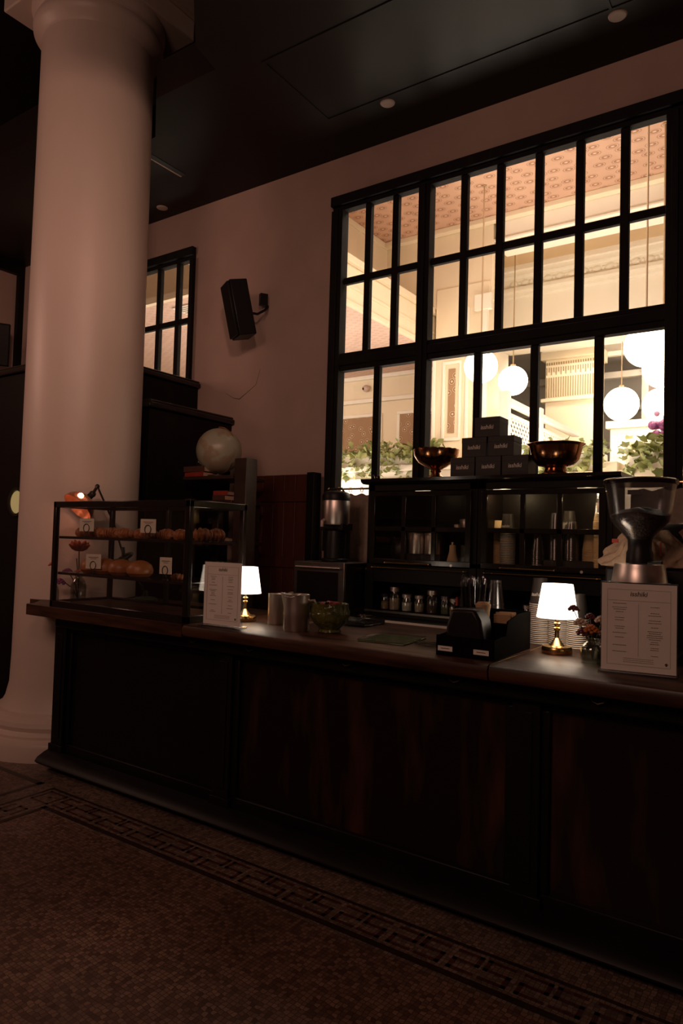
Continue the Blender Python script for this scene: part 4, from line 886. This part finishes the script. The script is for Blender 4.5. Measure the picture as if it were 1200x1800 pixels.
tag(MB().box(-.006, .006, -.03, .03, 0, .115).build('red_box', book_red, loc=(-1.734, 3.775, .9045)), 'thin red carton standing between the jars on the open shelf', 'carton')
jar(-1.32, 3.77, .028, .10, kraft, steel, 'jar with gold print under the right cabinet, left one')
jar(-1.22, 3.77, .028, .09, petal_cream, steel, 'pale jar under the right cabinet beside the cup stack')

# boxes and bowls on top of the hutch
ZT = 1.7205
def gift_box(x, z, y, lab):
    p = thing('gift_box', lab, 'box', (x, y, z), group='black printed boxes stacked in a pyramid on the cabinet'); W_, H_, D_ = .150, .112, .13
    MB().box(-W_/2, W_/2, 0, D_, 0, H_-.03).build('base', black_matte, p, bev=.001); MB().box(-W_/2-.001, W_/2+.001, -.001, D_+.001, H_-.032, H_).build('lid', black_matte, p, bev=.001)
    text('lettering', 'isshiki', .034, white_ink, p, (0, -.0022, H_*.48), shear=.1, sx=.95)
for i, lab in enumerate(('leftmost box in the bottom row of the black box pyramid', 'middle box in the bottom row of the black box pyramid', 'rightmost box in the bottom row of the black box pyramid')):
    gift_box(-1.70+i*.158, ZT, 3.71, lab)
gift_box(-1.63, ZT+.1125, 3.71, 'left box in the middle row of the black box pyramid'); gift_box(-1.468, ZT+.1125, 3.71, 'right box in the middle row of the black box pyramid')
gift_box(-1.552, ZT+.225, 3.71, 'single black box at the top of the pyramid')
p = thing('copper_bowl', 'footed copper bowl with scalloped rim, left of the black boxes', 'bowl', (-1.905, 3.78, ZT))
MB().shell([(.001, .002), (.058, 0), (.058, .006), (.030, .022), (.026, .034), (.034, .044), (.030, .052), (.06, .068), (.105, .095), (.132, .135), (.138, .172), (.134, .172), (.128, .137), (.10, .10), (.055, .074), (.001, .068)], n=72, wob=lambda k, a, r, z: (r, z+(.004*abs(math.sin(a*9)) if k in (10, 11) else 0))).build('body', copper, p)
p = thing('copper_bowl', 'wide copper bowl with flared smooth rim, right of the black boxes', 'bowl', (-1.18, 3.78, ZT))
MB().shell([(.001, .002), (.080, 0), (.080, .006), (.062, .016), (.056, .036), (.062, .042), (.095, .052), (.124, .085), (.134, .125), (.140, .155), (.155, .168), (.152, .170), (.136, .158), (.130, .125), (.120, .087), (.09, .058), (.001, .050)], n=72).build('body', copper, p)

# microwave, airpot
mwx = -2.405
p = thing('microwave', 'steel microwave oven on the back counter left of the cabinet', 'microwave', (mwx, 3.56, .905))
MB().box(-.395, 0, .012, .38, .0, .285).build('casing', steel_dark, p, bev=.004)
MB().box(-.395, -.0, 0, .012, .0, .285).build('front_frame', steel_dark, p, bev=.003)
MB().box(-.365, -.045, -.003, 0, .035, .225).build('door_window', black_gloss, p)
MB().tube([(-.365, -.018, .252), (-.02, -.018, .252)], .007, 10).tube([(-.355, -.018, .252), (-.355, .002, .252)], .005, 8).tube([(-.03, -.018, .252), (-.03, .002, .252)], .005, 8).build('handle', steel, p)
for (x, y) in ((-.36, .05), (-.04, .05), (-.36, .33), (-.04, .33)): MB().cyl(x, y, -.035, .0, .015, n=12).build('foot', black_plastic, p)
p = thing('dish_box', 'black lidded bin between the microwave and the glazed cabinet', 'bin', (-2.372, 3.78, .87))
MB().box(-.022, .022, 0, .25, 0, .295).build('body', black_wood, p, bev=.004); MB().box(-.018, .018, -.004, 0, .282, .286).build('trim_line', steel, p)
p = thing('coffee_airpot', 'tall steel coffee dispenser with black top and stand on the microwave', 'coffee dispenser', (-2.605, 3.74, 1.191))
MB().lathe([(.085, 0), (.088, .004), (.088, .016), (.080, .022)], n=32).box(-.075, .07, .02, .075, .02, .25).box(-.088, .088, -.05, .07, .205, .25).build('stand', black_plastic, p, bev=.003)
MB().lathe([(.072, .02), (.068, .16), (.06, .20), (.08, .215)], n=32).build('cup_guard', black_plastic, p)
MB().lathe([(.088, .24), (.090, .245), (.090, .395), (.088, .40)], n=44).build('body', steel, p)
MB().lathe([(.091, .398), (.092, .43), (.082, .45), (.05, .462), (.001, .465)], n=36).build('lid', black_plastic, p)
MB().tube([(-.078, 0, .43), (-.05, -.01, .475), (.05, -.01, .478), (.078, 0, .43)], .007, 8).build('carry_handle', black_plastic, p)
MB().tube([(-.03, -.088, .27), (-.03, -.11, .262), (-.03, -.11, .225)], .010, 10).build('tap', lens_m, p)
# round tan pot behind the beakers
tag(MB().lathe([(.03, 0), (.045, .02), (.05, .06), (.042, .095), (.02, .112), (.001, .116)], n=24).build('round_pot', kraft, loc=(-2.84, 3.60, .87)), 'small round tan pot peeking out behind the steel beakers beside the microwave', 'pot')
# cafe curtain
p = thing('curtain_rod', 'thin brass curtain rod with rings across the lower window corner', 'curtain rod', (-2.62, 4.022, 1.69))
MB().tube([(-.25, 0, 0), (2.7, 0, 0)], .007, 10).sphere((-.25, 0, 0), .012, 12).build('rod', brass, p)
for i in list(range(6))+list(range(19, 26)):
    MB().tube([(-.16+i*.095+(.03 if i > 10 else 0), .018*math.cos(a), -.006+.018*math.sin(a)) for a in [k_*2*PI/16 for k_ in range(16)]], .0022, 6, True).build('ring', brass, p)
for x in (-.24, 2.6): MB().tube([(x, 0, 0), (x, .06, 0)], .005, 8).build('bracket', brass, p)
vs = []; fs = []; nx, nz = 64, 12
for j in range(nz+1):
    for i in range(nx+1):
        x = -.22+i*.56/nx; ph = (x+.16)/.095*2*PI; top = -.032-.014*(.5-.5*math.cos(ph)) ; z = top+(-.52-top)*j/nz
        vs.append((x, .012*math.cos(ph)*(.4+.6*j/nz), z))
for j in range(nz):
    for i in range(nx): a = j*(nx+1)+i; fs.append((a, a+1, a+nx+2, a+nx+1))
cu_ = MB().add(vs, fs).build('cafe_curtain', cloth, loc=(-2.62, 4.022, 1.69), ang=180, fixn=False); sd = cu_.modifiers.new('s', 'SOLIDIFY'); sd.thickness = .002
tag(cu_, 'grey brown linen cafe curtain hanging from the brass rod beside the cabinet', 'curtain')
cu2 = cu_.copy(); C.objects.link(cu2); cu2.location = (-.62, 4.022, 1.69); tag(cu2, 'grey brown linen cafe curtain at the right, behind the coffee grinder hopper', 'curtain', 'linen cafe curtains')
cu_['group'] = 'linen cafe curtains'

# ================================================================== LEFT BACKGROUND
p = thing('plank_door', 'reddish brown grooved wooden door leaf with black edge post against the wall', 'door', (-3.55, 3.98, 0))
m = MB()
for i in range(5): m.box(.0+i*.104, .101+i*.104, 0, .04, 0, 1.80)
m.build('planks', red_wood, p, bev=.003)
MB().box(0, .52, -.012, 0, 1.60, 1.68).box(0, .52, -.012, 0, 1.12, 1.20).build('battens', red_wood, p, bev=.003)
MB().box(.535, .60, -.03, .06, 0, 1.81).build('edge_post', black_wood, p, bev=.004)
# stepped dark joinery (entrance lobby casing)
def casing(x0, x1, y0, y1, z, lab, nm):
    p = thing(nm, lab, 'joinery', (x0, y0, 0)); W_, D_ = x1-x0, y1-y0
    c_ = .22 if W_ > 1 else 0
    def pl_(e, x_l): return [(-x_l, -e), (W_-c_, -e), (W_+e, c_-e*.4), (W_+e, D_), (-x_l, D_)]
    MB().prism(pl_(0, 0), 0, z-.06, 'z').build('body', black_wood, p, bev=.01)
    MB().prism(pl_(.03, .0), z-.06, z-.02, 'z').prism(pl_(.015, .0), z-.02, z, 'z').build('cornice', black_gloss, p, bev=.012); return p
casing(-4.27, -3.90, 3.25, 4.098, 2.295, 'lower step of the black wooden casing behind the column, ending at the wall', 'wooden_casing')
p = casing(-6.9, -4.30, 3.02, 4.098, 2.63, 'tall black wooden lobby casing left of and behind the column', 'wooden_lobby')
MB().lathe([(.115, 0), (.118, .012), (.110, .025), (.092, .025), (.087, .01), (.087, 0)], n=40, c=(1.800, 0, 1.555), mtx=Matrix.Rotation(PI/2, 4, 'X')).build('porthole_ring', iron, p)
MB().lathe([(.001, .006), (.088, .006), (.088, .012), (.001, .012)], n=36, c=(1.800, 0, 1.555), mtx=Matrix.Rotation(PI/2, 4, 'X')).build('porthole_pane', amber, p)
for x in (.2, 1.2, 2.2): MB().box(x, x+.03, -.02, 0, .1, 2.5).build('stile', black_gloss, p)
# book stand
p = thing('book_stand', 'dark open wooden bookshelf with thick upright posts behind the pastry case', 'shelf', (-3.75, 3.36, 0))
MB().box(.455, .565, .14, .25, 0, 1.872).build('post', dark_brown, p, bev=.004)
for (x, y) in ((.0, .12), (.0, .40), (.36, .40)): MB().box(x, x+.06, y, y+.06, 0, 1.60).build('post', dark_brown, p, bev=.004)
for z in (1.757, 1.585, 1.30, .95, .55): MB().box(-.03, .455, .12, .46, z-.025, z).build('shelf_board', dark_brown, p, bev=.003)
gl = thing('globe', 'pale antique desk globe standing on top of the dark bookshelf', 'globe', (-3.545, 3.60, 1.757))
MB().sphere((0, 0, .190), .163, 48).build('sphere', globe_m, gl); MB().lathe([(.08, 0), (.08, .012), (.02, .02), (.015, .05)], n=28).build('base', dark_brown, gl)
m = MB(); R_ = .170; m.tube([(R_*math.sin(a)*.92, 0, .190-R_*math.cos(a)) for a in [k_*PI/18-.1 for k_ in range(20)]], .0035, 6); m.build('meridian_arm', brass, gl)
def book(x, y, z, w_, d_, h_, rz, mm, lab, grp='books on the dark bookshelf'):
    p = thing('book', lab, 'book', (x, y, z), rz, grp); m = MB(); m.box(-w_/2, w_/2, -d_/2, d_/2, 0, .003); m.box(-w_/2, w_/2, -d_/2, d_/2, h_-.003, h_); m.box(-w_/2, -w_/2+.004, -d_/2, d_/2, .003, h_-.003)
    m.build('cover', mm, p); MB().box(-w_/2+.004, w_/2-.004, -d_/2+.004, d_/2-.004, .003, h_-.003).build('pages', book_pages, p)
book(-3.675, 3.56, 1.757, .14, .20, .032, 1.5, book_red, 'bright red book at the bottom of the pile left of the globe')
book(-3.675, 3.56, 1.790, .15, .21, .040, 1.55, book_brown, 'dark book lying on the red book left of the globe')
book(-3.335, 3.66, 1.757, .045, .16, .05, 0, book_blue, 'pale grey book lying flat right of the globe beside the post')
book(-3.41, 3.56, 1.585, .16, .13, .034, 1.45, book_brown, 'lower book of the pile with tan pages on the second shelf')
book(-3.41, 3.56, 1.620, .15, .13, .030, 1.60, book_red, 'upper book of the pile with tan pages on the second shelf')
book(-3.41, 3.56, 1.30, .16, .13, .028, 1.5, book_brown, 'book on the third shelf seen through the pastry case glass')
kn = thing('crystal_ball', 'small clear glass ball on the dark book left of the globe', 'ornament', (-3.66, 3.52, 1.831)); MB().sphere((0, 0, .028), .026, 20).build('ball', clear_glass, kn); MB().cyl(0, 0, 0, .005, .014, n=14).build('foot', iron, kn)
# speakers
def speaker(loc, rz, tilt, lab, sz=(.19, .16, .42), mount=True):
    p = thing('wall_speaker', lab, 'speaker', loc, rz, 'black loudspeakers mounted high on the walls'); w_, d_, h_ = sz
    R_ = Matrix.Rotation(tilt, 4, 'X')
    def tb(m, x0, x1, y0, y1, z0, z1): 
        k0 = len(m.v); m.box(x0, x1, y0, y1, z0, z1); m.v[k0:] = [tuple(R_ @ Vector(v_)) for v_ in m.v[k0:]]; return m
    m = MB(); tb(m, -w_/2, w_/2, -d_+.02, 0, -h_/2, h_/2); m.build('cabinet', black_plastic, p, bev=.008)
    m = MB(); tb(m, -w_/2+.01, w_/2-.01, -d_, -d_+.02, -h_/2+.01, h_/2-.01); m.build('grille', black_plastic, p, bev=.004)
    return p
p = speaker((-3.615, 3.93, 3.085), -.52, math.radians(13), 'black loudspeaker on the pale wall between the small and the large window')
MB().tube([(.02, -.01, -.03), (.02, .07, -.03), (.0, .14, .02), (-.02, .165, .06)], .010, 8).box(-.045, -.005, .10, .16, .06, .15).build('bracket', black_plastic, p)
p = speaker((-6.86, 3.78, 3.22), PI/2-.5, math.radians(14), 'black loudspeaker on the far left wall beside the column')
MB().tube([(0, 0, 0), (-.02, .17, .02)], .014, 8).build('bracket', black_plastic, p)
so_ = thing('wall_socket', 'small wall plate with dark socket beside the speaker bracket', 'socket', (-3.585, 4.098, 3.185))
MB().box(-.03, .03, -.008, 0, -.04, .04).build('plate', plaster, so_, bev=.002); MB().box(-.012, .012, -.011, -.008, -.015, .012).build('socket', black_plastic, so_)

# ================================================================== PERSON at the right edge
pr_ = thing('person', 'person with dark hair and black shirt standing behind the counter at the right edge', 'person', (-.385, 3.28, 0), .35)
def skin(name, verts, edges, rad, mm, lv=2):
    me = bpy.data.meshes.new(name); me.from_pydata(verts, edges, []); me.materials.append(mm)
    o = bpy.data.objects.new(name, me); C.objects.link(o); o.parent = pr_
    sk = o.modifiers.new('skin', 'SKIN'); sk.use_smooth_shade = True
    for i, r in enumerate(rad):
        d = me.skin_vertices[0].data[i]; d.radius = r if isinstance(r, tuple) else (r, r); d.use_root = (i == 0)
    s_ = o.modifiers.new('sub', 'SUBSURF'); s_.levels = lv; s_.render_levels = lv; return o
V_ = [(0, 0, .93), (0, .0, 1.08), (0, -.01, 1.25), (0, -.01, 1.38), (0, 0, 1.45), (0, -.01, 1.52),
      (.17, 0, 1.385), (.225, .01, 1.12), (.225, -.05, .90), (.222, -.062, .83), (-.17, 0, 1.385), (-.225, .01, 1.12), (-.225, -.05, .90), (-.222, -.062, .83),
      (.09, 0, .86), (.10, -.02, .48), (.10, .02, .09), (.10, -.10, .035), (-.09, 0, .86), (-.10, -.02, .48), (-.10, .02, .09), (-.10, -.10, .035)]
E_ = [(0, 1), (1, 2), (2, 3), (3, 4), (4, 5), (3, 6), (6, 7), (7, 8), (8, 9), (3, 10), (10, 11), (11, 12), (12, 13), (0, 14), (14, 15), (15, 16), (16, 17), (0, 18), (18, 19), (19, 20), (20, 21)]
R_ = [(.15, .11), (.135, .10), (.155, .11), (.12, .09), (.055, .055), (.05, .05), .06, .045, .034, .026, .06, .045, .034, .026, .085, .058, .04, .035, .085, .058, .04, .035]
skin('body', V_, E_, R_, skin_m)
Vs = [v_ for v_ in V_[:4]]+[V_[6], V_[7], V_[10], V_[11]]
skin('shirt', [(0, 0, .88), (0, 0, 1.08), (0, -.01, 1.25), (0, -.01, 1.385), (.17, 0, 1.385), (.225, .01, 1.15), (-.17, 0, 1.385), (-.225, .01, 1.15), (0, 0, 1.43)], [(0, 1), (1, 2), (2, 3), (3, 4), (4, 5), (3, 6), (6, 7), (3, 8)],
     [(.175, .13), (.155, .12), (.175, .13), (.135, .11), .075, .062, .075, .062, (.065, .065)], shirt_m)
skin('trousers', [(0, 0, .92), (.09, 0, .86), (.10, -.02, .48), (.10, .02, .10), (-.09, 0, .86), (-.10, -.02, .48), (-.10, .02, .10)], [(0, 1), (1, 2), (2, 3), (0, 4), (4, 5), (5, 6)], [(.17, .13), .10, .075, .06, .10, .075, .06], shirt_m)
hd = MB(); hd.lathe([(.001, -.115), (.03, -.112), (.052, -.09), (.066, -.05), (.074, 0), (.076, .04), (.068, .085), (.042, .115), (.001, .125)], (0, -.01, 1.635), 32, Matrix.Diagonal((1, 1.2, 1, 1)))
hd.lathe([(.001, 0), (.008, .005), (.012, .012), (.006, .04), (.001, .05)], (0, -.103, 1.60), 10)
for s_ in (-1, 1): hd.sphere((s_*.076, .0, 1.62), .024, 14, (.4, .7, 1.2))
h_ = hd.build('head', skin_m, pr_); 
e_ = MB()
for s_ in (-1, 1): e_.sphere((s_*.03, -.088, 1.642), .011, 12)
e_.build('eyes', black_gloss, pr_); MB().sphere((0, -.088, 1.572), .02, 12, (1.1, .35, .3)).build('mouth', red_ink, pr_)
ha = MB(); ha.lathe([(.080, .0), (.088, .03), (.088, .06), (.078, .10), (.050, .132), (.001, .145)], (0, .012, 1.625), 32, Matrix.Diagonal((1, 1.16, 1, 1)))
ha.sphere((0, .04, 1.62), .082, 24, (1, .95, 1.15)); ha.build('hair', hair_m, pr_)
for s_ in (1, -1):
    X_ = s_*.222; V2 = [(X_, -.062, .835), (X_, -.066, .79), (X_, -.070, .765)]; E2 = [(0, 1), (1, 2)]; R2 = [(.020, .026), (.015, .036), (.014, .038)]
    for dy, ln in ((-.030, .052), (-.010, .066), (.010, .070), (.030, .058)):
        i0 = len(V2); V2 += [(X_, -.070+dy, .755), (X_-s_*.004, -.070+dy*1.1, .755-ln*.6), (X_-s_*.014, -.068+dy*1.1, .755-ln)]; E2 += [(2, i0), (i0, i0+1), (i0+1, i0+2)]; R2 += [.0095, .0088, .0076]
    i0 = len(V2); V2 += [(X_-s_*.010, -.112, .785), (X_-s_*.016, -.124, .750)]; E2 += [(1, i0), (i0, i0+1)]; R2 += [.011, .009]
    skin('hand', V2, E2, R2, skin_m)

for k_ in ('placed', 'h'):
    for o in bpy.data.objects:
        if k_ in o: del o[k_]
